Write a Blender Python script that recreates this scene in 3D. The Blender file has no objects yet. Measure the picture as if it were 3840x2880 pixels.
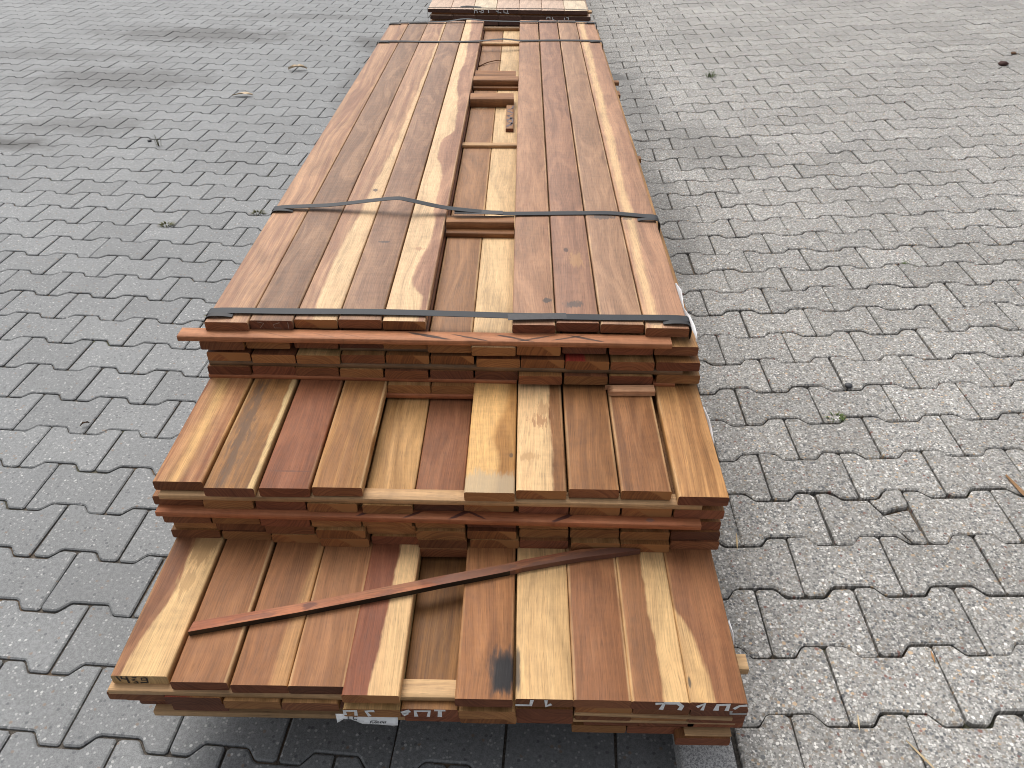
import bpy, bmesh, math, random
from mathutils import Vector, Matrix, noise as mnoise

random.seed(11)
scene = bpy.context.scene
col = scene.collection

# ------------------------------------------------------------------ camera
PITCH, ROLL, YAW, HCAM, FPX = .635, .0103, -.0086, 1.3678, 2942.0
fw = Vector((math.sin(YAW)*math.cos(PITCH), math.cos(YAW)*math.cos(PITCH), -math.sin(PITCH)))
rt = Vector((math.cos(YAW), -math.sin(YAW), 0))
up = rt.cross(fw)
r2 = rt*math.cos(ROLL) + up*math.sin(ROLL)
u2 = up*math.cos(ROLL) - rt*math.sin(ROLL)
cd = bpy.data.cameras.new('camera')
cam = bpy.data.objects.new('camera', cd); col.objects.link(cam)
cd.sensor_width = 36.0; cd.lens = FPX/3840*36.0
cd.clip_start = .02; cd.clip_end = 400
cam.matrix_world = Matrix(((r2.x, u2.x, -fw.x, 0), (r2.y, u2.y, -fw.y, 0), (r2.z, u2.z, -fw.z, HCAM), (0, 0, 0, 1)))
scene.camera = cam
scene.render.resolution_x, scene.render.resolution_y = 1024, 768

def project(p):
    d = Vector(p) - Vector((0, 0, HCAM))
    w = d.dot(fw)
    if w < .05: return None
    return 1920 + FPX*d.dot(r2)/w, 1440 - FPX*d.dot(u2)/w, w

# ------------------------------------------------------------------ overcast daylight
SUN_EL, SUN_AZ = math.radians(58), math.radians(-28)        # azimuth from +Y towards +X
wd = bpy.data.worlds.new('World'); scene.world = wd; wd.use_nodes = True
nt = wd.node_tree; nt.nodes.clear()
sky = nt.nodes.new('ShaderNodeTexSky'); sky.sky_type = 'NISHITA'; sky.sun_disc = False
sky.sun_elevation = SUN_EL; sky.sun_rotation = SUN_AZ
sky.air_density = 1.0; sky.dust_density = 6.0; sky.ozone_density = 1.0
hs = nt.nodes.new('ShaderNodeHueSaturation'); hs.inputs['Saturation'].default_value = .22
bg = nt.nodes.new('ShaderNodeBackground'); bg.inputs['Strength'].default_value = .12
wo = nt.nodes.new('ShaderNodeOutputWorld')
nt.links.new(sky.outputs[0], hs.inputs['Color']); nt.links.new(hs.outputs[0], bg.inputs['Color']); nt.links.new(bg.outputs[0], wo.inputs[0])
sl = bpy.data.lights.new('sun', 'SUN'); sl.energy = 1.1; sl.angle = math.radians(45); sl.color = (1, .965, .92)
so = bpy.data.objects.new('sun', sl); col.objects.link(so)
sdir = Vector((math.sin(SUN_AZ)*math.cos(SUN_EL), math.cos(SUN_AZ)*math.cos(SUN_EL), math.sin(SUN_EL)))
so.rotation_euler = sdir.to_track_quat('Z', 'Y').to_euler()
so.location = sdir*20
vs = scene.view_settings
vs.view_transform = 'Standard'; vs.look = 'None'; vs.gamma = 1; vs.use_curve_mapping = False
vs.exposure = 0.40
cy = scene.cycles
cy.filter_width = 1.0; cy.max_bounces = 4; cy.diffuse_bounces = 3; cy.glossy_bounces = 2; cy.transmission_bounces = 1; cy.caustics_reflective = False; cy.caustics_refractive = False

# ------------------------------------------------------------------ helpers
def tag(o, label=None, cat=None, group=None, kind=None):
    if label: o['label'] = label
    if cat: o['category'] = cat
    if group: o['group'] = group
    if kind: o['kind'] = kind
    return o

def empty(name, loc=(0, 0, 0)):
    o = bpy.data.objects.new(name, None); col.objects.link(o); o.location = loc
    o.empty_display_size = .1
    return o

def link(name, me, parent=None, loc=(0, 0, 0), rot=(0, 0, 0), mats=()):
    o = bpy.data.objects.new(name, me); col.objects.link(o)
    if parent:
        o.parent = parent
        base = Vector(loc) - Vector(parent.location) if parent.type == 'EMPTY' else Vector(loc)
        o.location = base
    else:
        o.location = loc
    o.rotation_euler = rot
    for m in mats:
        if len(me.materials) < len(mats): me.materials.append(m)
    return o

def pydata(name, v, f):
    me = bpy.data.meshes.new(name); me.from_pydata(v, [], f); me.update(); return me

def smooth(me, on=True):
    for p in me.polygons: p.use_smooth = on

# ------------------------------------------------------------------ node helpers
class T:
    def __init__(s, tree): s.t = tree; s.n = tree.nodes; s.l = tree.links
    def new(s, typ, **kw):
        n = s.n.new(typ)
        for k, v in kw.items(): setattr(n, k, v)
        return n
    def put(s, sock, v):
        if v is None: return
        if isinstance(v, bpy.types.NodeSocket): s.l.new(v, sock)
        else:
            if isinstance(v, (tuple, list)) and len(v) == 3 and sock.type == 'RGBA': v = (*v, 1)
            sock.default_value = v
    def m(s, op, a, b=None, c=None, clamp=False):
        n = s.new('ShaderNodeMath', operation=op, use_clamp=clamp)
        s.put(n.inputs[0], a); s.put(n.inputs[1], b)
        if c is not None: s.put(n.inputs[2], c)
        return n.outputs[0]
    def vm(s, op, a, b=None):
        n = s.new('ShaderNodeVectorMath', operation=op)
        s.put(n.inputs[0], a); s.put(n.inputs[1], b)
        return n.outputs[0]
    def comb(s, x, y, z):
        n = s.new('ShaderNodeCombineXYZ'); s.put(n.inputs[0], x); s.put(n.inputs[1], y); s.put(n.inputs[2], z); return n.outputs[0]
    def sep(s, v):
        n = s.new('ShaderNodeSeparateXYZ'); s.put(n.inputs[0], v); return n.outputs
    dim = '3D'
    def noise(s, vec, scale=1.0, detail=2.0, rough=.5, dist=0.0, out=0):
        n = s.new('ShaderNodeTexNoise', noise_dimensions=s.dim); s.put(n.inputs['Vector'], vec); s.put(n.inputs['Scale'], scale)
        s.put(n.inputs['Detail'], detail); s.put(n.inputs['Roughness'], rough); s.put(n.inputs['Distortion'], dist)
        return n.outputs[out]
    def voro(s, vec, scale, feature='F1', rnd=1.0):
        n = s.new('ShaderNodeTexVoronoi', feature=feature, voronoi_dimensions=s.dim); s.put(n.inputs['Vector'], vec); s.put(n.inputs['Scale'], scale)
        s.put(n.inputs['Randomness'], rnd); return n.outputs
    def mix(s, fac, a, b, blend='MIX'):
        n = s.new('ShaderNodeMix', data_type='RGBA', blend_type=blend)
        s.put(n.inputs[0], fac); s.put(n.inputs[6], a); s.put(n.inputs[7], b); return n.outputs[2]
    def rng(s, v, a, b, c=0.0, d=1.0, mode='SMOOTHSTEP'):
        n = s.new('ShaderNodeMapRange', interpolation_type=mode)
        if mode == 'LINEAR': n.clamp = True
        s.put(n.inputs[0], v); s.put(n.inputs[1], a); s.put(n.inputs[2], b); s.put(n.inputs[3], c); s.put(n.inputs[4], d)
        return n.outputs[0]
    def ramp(s, v, stops, interp='LINEAR'):
        n = s.new('ShaderNodeValToRGB'); cr = n.color_ramp; cr.interpolation = interp
        while len(cr.elements) < len(stops): cr.elements.new(.5)
        for e, (p, c) in zip(cr.elements, stops): e.position = p; e.color = (*c, 1)
        s.put(n.inputs[0], v); return n.outputs[0]
    def scale(s, c, f):
        n = s.new('ShaderNodeVectorMath', operation='SCALE'); s.put(n.inputs[0], c); s.put(n.inputs[3], f); return n.outputs[0]
    def bump(s, h, strength, dist):
        n = s.new('ShaderNodeBump'); s.put(n.inputs['Strength'], strength); s.put(n.inputs['Distance'], dist); s.put(n.inputs['Height'], h); return n.outputs[0]

def newmat(name):
    m = bpy.data.materials.new(name); m.use_nodes = True; m.node_tree.nodes.clear()
    t = T(m.node_tree)
    b = t.new('ShaderNodeBsdfPrincipled'); o = t.new('ShaderNodeOutputMaterial')
    t.l.new(b.outputs[0], o.inputs[0])
    return m, t, b

# ------------------------------------------------------------------ wood
def make_group():
    g = bpy.data.node_groups.new('WoodGrain', 'ShaderNodeTree')
    I = g.interface
    for nm, ty, dv in (('Heart', 'NodeSocketColor', (.25, .12, .06, 1)), ('Heart2', 'NodeSocketColor', (.15, .07, .04, 1)),
                       ('Sap', 'NodeSocketColor', (.6, .42, .2, 1)), ('Mask', 'NodeSocketFloat', 0.), ('Seed', 'NodeSocketFloat', 0.),
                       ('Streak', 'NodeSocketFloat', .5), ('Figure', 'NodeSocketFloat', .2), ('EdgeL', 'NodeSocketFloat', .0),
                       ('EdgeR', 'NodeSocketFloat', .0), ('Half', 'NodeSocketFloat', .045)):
        k = I.new_socket(nm, in_out='INPUT', socket_type=ty); k.default_value = dv
    I.new_socket('Color', in_out='OUTPUT', socket_type='NodeSocketColor')
    I.new_socket('Height', in_out='OUTPUT', socket_type='NodeSocketFloat')
    I.new_socket('Rough', in_out='OUTPUT', socket_type='NodeSocketFloat')
    t = T(g); t.dim = '2D'
    gi = t.new('NodeGroupInput').outputs; go = t.new('NodeGroupOutput').inputs
    tc = t.new('ShaderNodeTexCoord')
    x, y, z = t.sep(tc.outputs['Object'])
    sd = gi['Seed']
    s1 = t.m('MULTIPLY', sd, 3.71); s2 = t.m('MULTIPLY', sd, 1.93)
    # slow sideways drift of the grain
    drift = t.m('MULTIPLY', t.m('SUBTRACT', t.noise(t.comb(t.m('MULTIPLY_ADD', x, 5., s1), t.m('MULTIPLY_ADD', y, 1.7, s2), s1), 1, 2), .5), .05)
    xd = t.m('ADD', x, drift)
    zd = t.m('MULTIPLY', z, .6)
    xz = t.m('ADD', xd, zd)
    # broad and fine streaks along the grain
    st = t.noise(t.comb(t.m('MULTIPLY_ADD', xz, 58., s1), t.m('MULTIPLY_ADD', y, 1.3, s2), t.m('MULTIPLY', z, 8.)), 1, 4, .55)
    st = t.rng(st, .36, .66)
    fine = t.noise(t.comb(t.m('MULTIPLY_ADD', xz, 500., s1), t.m('MULTIPLY_ADD', y, 8., s2), t.m('MULTIPLY', z, 300.)), 1, 3, .6)
    # interlocked patches (cathedral / roey figure) and cross ripple
    pv = t.comb(t.m('MULTIPLY_ADD', xd, 17., s1), t.m('MULTIPLY_ADD', y, 3.6, s2), s1)
    patch = t.noise(pv, 1, 2, .55, 1.1)
    rip = t.noise(t.comb(t.m('MULTIPLY_ADD', xd, 26., s2), t.m('MULTIPLY_ADD', y, 75., s1), s2), 1, 3, .6)
    mott = t.noise(t.comb(t.m('MULTIPLY_ADD', xd, 120., s2), t.m('MULTIPLY_ADD', y, 34., s1), s2), 1, 3, .65)
    heart = t.mix(t.m('MULTIPLY', st, gi['Streak']), gi['Heart'], gi['Heart2'])
    pm = t.m('MULTIPLY', t.rng(patch, .50, .62), t.m('MULTIPLY', gi['Figure'], .55))
    heart = t.mix(pm, heart, t.mix(.35, gi['Heart'], gi['Sap']))
    sapv = t.mix(t.m('MULTIPLY', t.rng(st, .2, .9), .30), gi['Sap'], t.mix(.5, gi['Sap'], gi['Heart']))
    sapv = t.mix(t.m('MULTIPLY', t.rng(patch, .48, .68), .22), sapv, t.mix(.6, gi['Sap'], gi['Heart']))
    c = t.mix(gi['Mask'], heart, sapv)
    # edge highlight on rounded arrises painted in as a paler sapwood tint
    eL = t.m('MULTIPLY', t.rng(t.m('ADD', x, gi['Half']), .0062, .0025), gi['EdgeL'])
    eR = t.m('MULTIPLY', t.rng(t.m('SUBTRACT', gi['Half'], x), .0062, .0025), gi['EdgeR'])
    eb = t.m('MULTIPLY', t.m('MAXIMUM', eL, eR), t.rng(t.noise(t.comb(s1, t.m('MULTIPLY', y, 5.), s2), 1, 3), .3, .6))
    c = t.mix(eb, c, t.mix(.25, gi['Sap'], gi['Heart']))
    # brightness modulation
    k = t.m('ADD', .48, t.m('MULTIPLY', fine, .80))
    k = t.m('ADD', k, t.m('MULTIPLY', t.m('SUBTRACT', rip, .5), t.m('MULTIPLY_ADD', gi['Figure'], .5, .12)))
    k = t.m('ADD', k, t.m('MULTIPLY', t.m('SUBTRACT', mott, .5), .30))
    k = t.m('ADD', k, t.m('MULTIPLY', t.m('SUBTRACT', patch, .5), .75))
    k = t.m('ADD', k, .10)
    c = t.mix(1.0, c, t.comb(k, k, k), 'MULTIPLY')
    # open pores: short dark dashes
    por = t.noise(t.comb(t.m('MULTIPLY_ADD', xz, 900., s2), t.m('MULTIPLY_ADD', y, 34., s1), t.m('MULTIPLY', z, 900.)), 1, 1, .5)
    pk = t.rng(por, .62, .74)
    c = t.mix(t.m('MULTIPLY', pk, .42), c, t.scale(c, .42))
    t.put(go['Color'], c)
    t.put(go['Height'], t.noise(t.comb(t.m('MULTIPLY', xz, 420.), t.m('MULTIPLY', y, 16.), 0.), 1, 1, .6))
    t.put(go['Rough'], t.m('ADD', .52, t.m('MULTIPLY', mott, .22)))
    return g
WG = make_group()

def make_warp():
    g = bpy.data.node_groups.new('WarpU', 'ShaderNodeTree'); I = g.interface
    I.new_socket('Seed', in_out='INPUT', socket_type='NodeSocketFloat')
    for nm in ('U', 'V', 'N', 'X', 'Y'): I.new_socket(nm, in_out='OUTPUT', socket_type='NodeSocketFloat')
    t = T(g); t.dim = '2D'; gi = t.new('NodeGroupInput').outputs; go = t.new('NodeGroupOutput').inputs
    tc = t.new('ShaderNodeTexCoord'); x, y, z = t.sep(tc.outputs['Object'])
    s = t.m('MULTIPLY', gi['Seed'], 2.37)
    n1 = t.noise(t.comb(t.m('MULTIPLY_ADD', x, 12., s), t.m('MULTIPLY_ADD', y, 8., s), s), 1, 3)
    n2 = t.noise(t.comb(t.m('MULTIPLY_ADD', x, 130., s), t.m('MULTIPLY_ADD', y, 26., s), s), 1, 3, .6)
    d = t.m('ADD', t.m('MULTIPLY', t.m('SUBTRACT', n1, .5), .16), t.m('MULTIPLY', t.m('SUBTRACT', n2, .5), .07))
    t.put(go['U'], t.m('ADD', t.m('MULTIPLY', t.m('ADD', x, .045), 1/.09), d))
    t.put(go['V'], y); t.put(go['N'], n2); t.put(go['X'], x); t.put(go['Y'], y)
    return g
WU = make_warp()

SAP = (.62, .43, .215); SAPY = (.60, .385, .15)
HRED = (.25, .098, .060); HBRN = (.26, .122, .064); HTAN = (.37, .20, .095); HPNK = (.345, .175, .118); HDRK = (.15, .068, .038)
_seed = [0]
def WARM(c): return (c[0]*.94, c[1]*.855, c[2]*.62) if sum(c) < .75 else (c[0]*1.0, c[1]*.93, c[2]*.86)
def wood(name, heart, heart2=None, sap=SAP, streak=.5, figure=.2, el=0., er=0., half=.045, bands=(), stains=(), rough=None, soft=.03, bump=.22):
    """bands: ('R', pts) sapwood where u > curve, ('L', pts) where u < curve, ('B', ptsL, ptsR) between; pts = [(v metres, u metres)]"""
    m, t, b = newmat(name)
    _seed[0] += 1; sd = _seed[0]*1.37
    if heart2 is None: heart2 = tuple(c*.58 for c in heart)
    if name.startswith('plank_T'): warm = lambda c: (c[0]*.97, c[1]*.95, c[2]*.82)
    elif name.startswith('rear'): warm = lambda c: c
    else: warm = WARM
    heart = warm(heart); heart2 = warm(heart2); heart2 = tuple(c*.88 for c in heart2); sap = (sap[0]*1.06, sap[1]*1.0, sap[2]*1.0)
    w = t.new('ShaderNodeGroup'); w.node_tree = WG
    for k, v in (('Heart', heart), ('Heart2', heart2), ('Sap', sap)): w.inputs[k].default_value = (*v, 1)
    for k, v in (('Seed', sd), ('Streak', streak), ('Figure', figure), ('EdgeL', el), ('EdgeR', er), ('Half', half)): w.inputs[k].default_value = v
    wu = None
    if bands or stains:
        wu = t.new('ShaderNodeGroup'); wu.node_tree = WU; wu.inputs['Seed'].default_value = sd
    def curve(pts):
        vmax = max(p[0] for p in pts) or 1.
        n = t.new('ShaderNodeFloatCurve'); c = n.mapping.curves[0]
        P = [(v/vmax, min(1, max(0, (u+.045)/.09))) for v, u in pts]
        c.points[0].location = P[0]; c.points[1].location = P[-1]
        for p in P[1:-1]: c.points.new(*p)
        n.mapping.update()
        t.put(n.inputs['Value'], t.m('MULTIPLY', wu.outputs['V'], 1/vmax, clamp=True))
        return n.outputs[0]
    mask = None
    for bd in bands:
        sf = bd[-1] if isinstance(bd[-1], float) else soft
        d = t.m('SUBTRACT', wu.outputs['U'], curve(bd[1]))
        mk = t.rng(d, -sf, sf)
        if bd[0] == 'L': mk = t.m('SUBTRACT', 1., mk)
        if bd[0] == 'B':
            d2 = t.m('SUBTRACT', curve(bd[2]), wu.outputs['U']); mk = t.m('MULTIPLY', mk, t.rng(d2, -sf, sf))
        mask = mk if mask is None else t.m('MAXIMUM', mask, mk)
    if mask is not None: t.put(w.inputs['Mask'], mask)
    c = w.outputs['Color']
    for (cx, cy, rx, ry, colr, stg, rag, *ro) in stains:
        a = ro[0] if ro else 0.
        ax = t.m('SUBTRACT', wu.outputs['X'], cx); ay = t.m('SUBTRACT', wu.outputs['Y'], cy)
        if a:
            ax, ay = t.m('ADD', t.m('MULTIPLY', ax, math.cos(a)), t.m('MULTIPLY', ay, math.sin(a))), t.m('SUBTRACT', t.m('MULTIPLY', ay, math.cos(a)), t.m('MULTIPLY', ax, math.sin(a)))
        dx = t.m('MULTIPLY', ax, 1/rx); dy = t.m('MULTIPLY', ay, 1/ry)
        if len(ro) > 1: r = t.m('POWER', t.m('ADD', t.m('POWER', t.m('ABSOLUTE', dx), ro[1]), t.m('POWER', t.m('ABSOLUTE', dy), ro[1])), 1/ro[1])
        else: r = t.m('SQRT', t.m('ADD', t.m('MULTIPLY', dx, dx), t.m('MULTIPLY', dy, dy)))
        r = t.m('ADD', r, t.m('MULTIPLY', t.m('SUBTRACT', wu.outputs['N'], .5), rag))
        c = t.mix(t.m('MULTIPLY', t.rng(r, 1.0, .55), stg), c, colr)
    t.put(b.inputs['Base Color'], c)
    t.put(b.inputs['Roughness'], w.outputs['Rough'] if rough is None else rough)
    t.put(b.inputs['Normal'], t.bump(w.outputs['Height'], bump, .0009))
    b.inputs['Specular IOR Level'].default_value = .5 if name.startswith(('plank_T', 'plank_R', 'rear')) else .30
    return m

def endgrain(name, c1, c2, corner=None, cx=.03, cz=-.04):
    m, t, b = newmat(name)
    _seed[0] += 1; sd = _seed[0]*2.1
    tc = t.new('ShaderNodeTexCoord'); x, y, z = t.sep(tc.outputs['Object'])
    oi = t.new('ShaderNodeObjectInfo').outputs['Random']
    o1 = t.m('MULTIPLY', t.m('SUBTRACT', oi, .5), .12)
    dx = t.m('SUBTRACT', t.m('ADD', x, o1), cx); dz = t.m('SUBTRACT', z, cz)
    r = t.m('SQRT', t.m('ADD', t.m('MULTIPLY', dx, dx), t.m('MULTIPLY', dz, dz)))
    r = t.m('ADD', r, t.m('MULTIPLY', t.noise(t.comb(t.m('MULTIPLY', x, 60.), sd, t.m('MULTIPLY', z, 60.)), 1, 2), .006))
    ring = t.noise(t.comb(t.m('MULTIPLY', r, 330.), t.m('MULTIPLY_ADD', oi, 40., sd), 0.), 1, 3, .6)
    sp = t.noise(t.comb(t.m('MULTIPLY', x, 900.), sd, t.m('MULTIPLY', z, 900.)), 1, 2)
    big = t.noise(t.comb(t.m('MULTIPLY_ADD', x, 22., t.m('MULTIPLY', oi, 30.)), sd, t.m('MULTIPLY', z, 30.)), 1, 2)
    c = t.mix(t.rng(ring, .35, .65), c1, c2)
    k = t.m('ADD', .62, t.m('ADD', t.m('MULTIPLY', sp, .22), t.m('MULTIPLY', big, .5)))
    # every end differs a little in tone
    k = t.m('MULTIPLY', k, t.m('MULTIPLY_ADD', oi, .5, .75))
    c = t.mix(1., c, t.comb(k, k, k), 'MULTIPLY')
    if corner:
        e = t.m('ADD', t.m('ADD', x, t.m('MULTIPLY', z, 1.3)), t.m('MULTIPLY', t.m('SUBTRACT', big, .5), .02))
        c = t.mix(t.rng(t.m('ADD', e, t.m('MULTIPLY', t.m('SUBTRACT', oi, .5), .05)), .018, .024), c, corner)
    t.put(b.inputs['Base Color'], c)
    b.inputs['Roughness'].default_value = .7
    b.inputs['Specular IOR Level'].default_value = .25
    t.put(b.inputs['Normal'], t.bump(t.m('ADD', sp, ring), .3, .0006))
    return m

END = [endgrain('end_brown', (.26, .105, .046), (.17, .064, .030)),
       endgrain('end_red', (.25, .088, .043), (.16, .055, .028), cx=-.02, cz=.05),
       endgrain('end_tan', (.37, .175, .066), (.26, .115, .046), cx=.0, cz=-.06),
       endgrain('end_orange', (.34, .140, .050), (.22, .085, .034), corner=(.36, .165, .062), cx=.05, cz=-.02),
       endgrain('end_dark', (.18, .070, .038), (.11, .044, .026), cx=-.05, cz=-.03)]
END_SAP = endgrain('end_sapwood', (.50, .34, .16), (.36, .23, .11), cx=.025, cz=.01)

def plank_mesh(w, tk, L, r=.0032, seg=2, bow=0., nseg=1):
    """long stick along +Y with eased arrises; origin at the front end, centre of its underside"""
    prof = []
    for cx, cz, a0 in ((w/2-r, r, -90), (w/2-r, tk-r, 0), (-w/2+r, tk-r, 90), (-w/2+r, r, 180)):
        for k in range(seg+1):
            a = math.radians(a0 + 90*k/seg); prof.append((cx+r*math.cos(a), cz+r*math.sin(a)))
    n = len(prof); v = []; f = []
    for j in range(nseg+1):
        tt = j/nseg; y = L*tt; o = bow*math.sin(math.pi*tt)
        for px, pz in prof: v.append((px, y, pz+o))
    for j in range(nseg):
        for i in range(n):
            a = j*n+i; b = j*n+(i+1) % n
            f.append((a, b, b+n, a+n))
    f.append(tuple(range(n))[::1]); f.append(tuple(nseg*n+i for i in range(n))[::-1])
    me = pydata('plank', v, f)
    me.polygons[-1].material_index = 1; me.polygons[-2].material_index = 1
    for p in me.polygons[:-2]: p.use_smooth = True
    bm = bmesh.new(); bm.from_mesh(me); bmesh.ops.recalc_face_normals(bm, faces=bm.faces)
    for e in bm.edges:
        if len(e.link_faces) == 2 and e.calc_face_angle(0) > .9: e.smooth = False
    bm.to_mesh(me); bm.free()
    return me

TK = .0213
def plank(parent, xl, yf, ztop, yb, mat, end, label=None, xl2=None, w=.0902, tk=TK, name='plank', tilt=0.):
    L = yb-yf
    me = plank_mesh(w, tk, L)
    ang = 0. if xl2 is None else -math.atan2(xl2-xl, L)
    o = link(name, me, parent, (xl+w/2, yf, ztop-tk), (0, tilt, ang), (mat, end))
    if label: o['label'] = label
    return o

def batten(parent, x0, x1, yfront, ztop, tk, width, mat, end, dy=0., name='spacer_batten', label=None, dz=0.):
    """stick lying across the planks: local Y runs from x0 to x1"""
    L = math.hypot(x1-x0, dy)
    me = plank_mesh(width, tk, L, r=.0007, seg=1)
    ang = -math.pi/2 + math.atan2(dy, x1-x0)
    off = Vector((-math.sin(math.atan2(dy, L)), 1, 0))*width/2
    o = link(name, me, parent, (x0+off.x, yfront+off.y, ztop-tk), (math.asin(dz/L) if dz else 0, 0, ang), (mat, end))
    if label: o['label'] = label
    return o

# ------------------------------------------------------------------ paving materials
def stain_shade_mask(t, px, py, lst, nz):
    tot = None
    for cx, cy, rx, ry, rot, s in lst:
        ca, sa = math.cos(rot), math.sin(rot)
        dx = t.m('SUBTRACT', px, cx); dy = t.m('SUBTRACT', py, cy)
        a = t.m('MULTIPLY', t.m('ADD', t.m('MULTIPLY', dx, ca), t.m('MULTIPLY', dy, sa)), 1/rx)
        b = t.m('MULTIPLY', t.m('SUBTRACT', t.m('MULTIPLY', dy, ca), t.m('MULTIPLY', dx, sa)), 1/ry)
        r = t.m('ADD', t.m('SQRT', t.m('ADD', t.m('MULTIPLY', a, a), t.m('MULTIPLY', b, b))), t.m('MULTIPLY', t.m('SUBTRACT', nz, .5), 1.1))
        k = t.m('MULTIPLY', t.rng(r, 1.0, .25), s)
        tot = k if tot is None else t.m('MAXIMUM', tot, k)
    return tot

def paver_mat(name, left, part):
    m, t, b = newmat(name); t.dim = '2D'
    geo = t.new('ShaderNodeNewGeometry'); P = geo.outputs['Position']
    px, py, pz = t.sep(P)
    if part: rnd = t.new('ShaderNodeObjectInfo').outputs['Random']
    else:
        a = t.new('ShaderNodeAttribute'); a.attribute_name = 'tone'; rnd = a.outputs['Fac']
    rnd2 = t.m('FRACT', t.m('MULTIPLY', rnd, 17.31))
    big = t.noise(P, 1.1, 4, .6); mid = t.noise(P, 9., 4, .6); fine = t.noise(P, 120., 3, .7); grit = t.noise(P, 420., 2, .6)
    if left:
        c = t.mix(t.rng(t.m('MULTIPLY_ADD', grit, .5, t.m('MULTIPLY', fine, .5)), .35, .65), (.146, .152, .155), (.246, .253, .255))
        # sparse white and dark chips
        v1 = t.voro(P, 78.); r1 = t.sep(v1[1])
        w = t.m('MULTIPLY', t.m('GREATER_THAN', r1[0], .93), t.rng(v1[0], .25, .17))
        c = t.mix(t.m('MULTIPLY', w, .85), c, t.mix(r1[1], (.30, .30, .295), (.60, .60, .585)))
        v3 = t.voro(P, 165.); r3 = t.sep(v3[1])
        c = t.mix(t.m('MULTIPLY', t.m('GREATER_THAN', r3[0], .91), t.m('MULTIPLY', t.rng(v3[0], .42, .28), .75)), c, (.42, .42, .41))
        v2 = t.voro(P, 110.); r2_ = t.sep(v2[1])
        d = t.m('MULTIPLY', t.m('GREATER_THAN', r2_[1], .92), t.rng(v2[0], .40, .28))
        c = t.mix(t.m('MULTIPLY', d, .7), c, t.mix(t.m('GREATER_THAN', r2_[2], .75), (.075, .078, .085), (.22, .15, .10)))
        bs, bd = .35, .0014
        rough = .62
    else:
        c0 = t.mix(t.rng(fine, .3, .7), (.205, .200, .188), (.325, .318, .300))
        wv = t.vm('ADD', P, t.scale(t.noise(P, 160., 2, .5, out=1), .004))
        def agg(sc, thr, cover, stops, base, seedoff):
            v = t.voro(t.vm('ADD', wv, (seedoff, seedoff*.7, 0)), sc); r_ = t.sep(v[1])
            mk = t.m('MULTIPLY', t.rng(v[0], thr, thr-.10), t.m('LESS_THAN', r_[1], cover))
            pc = t.ramp(r_[0], stops, 'CONSTANT')
            pc = t.mix(1., pc, t.comb(*[t.m('MULTIPLY_ADD', r_[2], .4, .8)]*3), 'MULTIPLY')
            return t.mix(t.m('MULTIPLY', mk, .92), base, pc), mk, v[0]
        fs = [(0, (.34, .33, .31)), (.22, (.13, .128, .125)), (.40, (.46, .45, .43)), (.64, (.60, .585, .555)), (.78, (.24, .21, .175)), (.88, (.40, .36, .31))]
        c, ma, da = agg(265., .50, .72, fs, c0, 0.)
        ms = [(0, (.36, .35, .33)), (.14, (.105, .108, .115)), (.32, (.225, .19, .15)), (.46, (.50, .485, .46)), (.68, (.70, .68, .645)), (.82, (.165, .16, .155)), (.92, (.46, .33, .21)), (.965, (.20, .09, .07))]
        c, msk, db = agg(140., .44, .50, ms, c, 3.3)
        c, m4, dc = agg(70., .32, .10, ms, c, 7.7)
        bs, bd = .55, .0022
        rough = .72
    k = t.m('ADD', t.m('MULTIPLY_ADD', rnd, .21, .82), t.m('MULTIPLY', t.m('SUBTRACT', big, .5), .34))
    k = t.m('ADD', k, t.m('MULTIPLY', t.m('SUBTRACT', mid, .5), .20))
    c = t.mix(1., c, t.comb(k, k, k), 'MULTIPLY')
    c = t.mix(t.m('MULTIPLY', rnd2, .10), c, (.22, .20, .17) if not left else (.19, .20, .215))
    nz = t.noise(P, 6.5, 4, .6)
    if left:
        sm = stain_shade_mask(t, px, py, [(-2.62, 3.80, .42, .15, -.05, .95), (-2.35, 6.12, 1.0, .34, -.05, .75), (-2.45, 4.95, .85, .36, -.05, .62), (-2.3, 4.1, .5, .2, 0., .5), (-1.35, 4.1, .75, .10, 1.45, .0),
                                    (-1.02, 5.9, .26, .36, .4, .80), (-.98, 4.95, .20, .85, .0, .52), (-3.1, 5.5, .9, .18, 0., .42), (-1.75, 6.75, 1.2, .15, 0., .4), (-.85, 3.4, .22, 1.0, 0., .36)], nz)  # dirt stains, plus the stack's shade painted as strips along its left side
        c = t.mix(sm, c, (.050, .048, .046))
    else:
        sm = stain_shade_mask(t, px, py, [(.58, 5.1, .12, .16, 0., .9), (.84, 3.80, .30, .55, .5, .36), (.62, 4.6, .22, 1.3, 0., .50), (.58, 2.9, .18, 1.0, 0., .36), (2.4, 5.0, .4, .1, 0, .2)], nz)  # stains mixed with the stack's soft shadow, painted in along its right side
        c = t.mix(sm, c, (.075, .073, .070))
    t.put(b.inputs['Base Color'], c)
    b.inputs['Roughness'].default_value = rough
    b.inputs['Specular IOR Level'].default_value = .5
    t.put(b.inputs['Normal'], t.bump(t.noise(P, 230. if left else 140., 2, .7), bs, bd))
    return m

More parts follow.
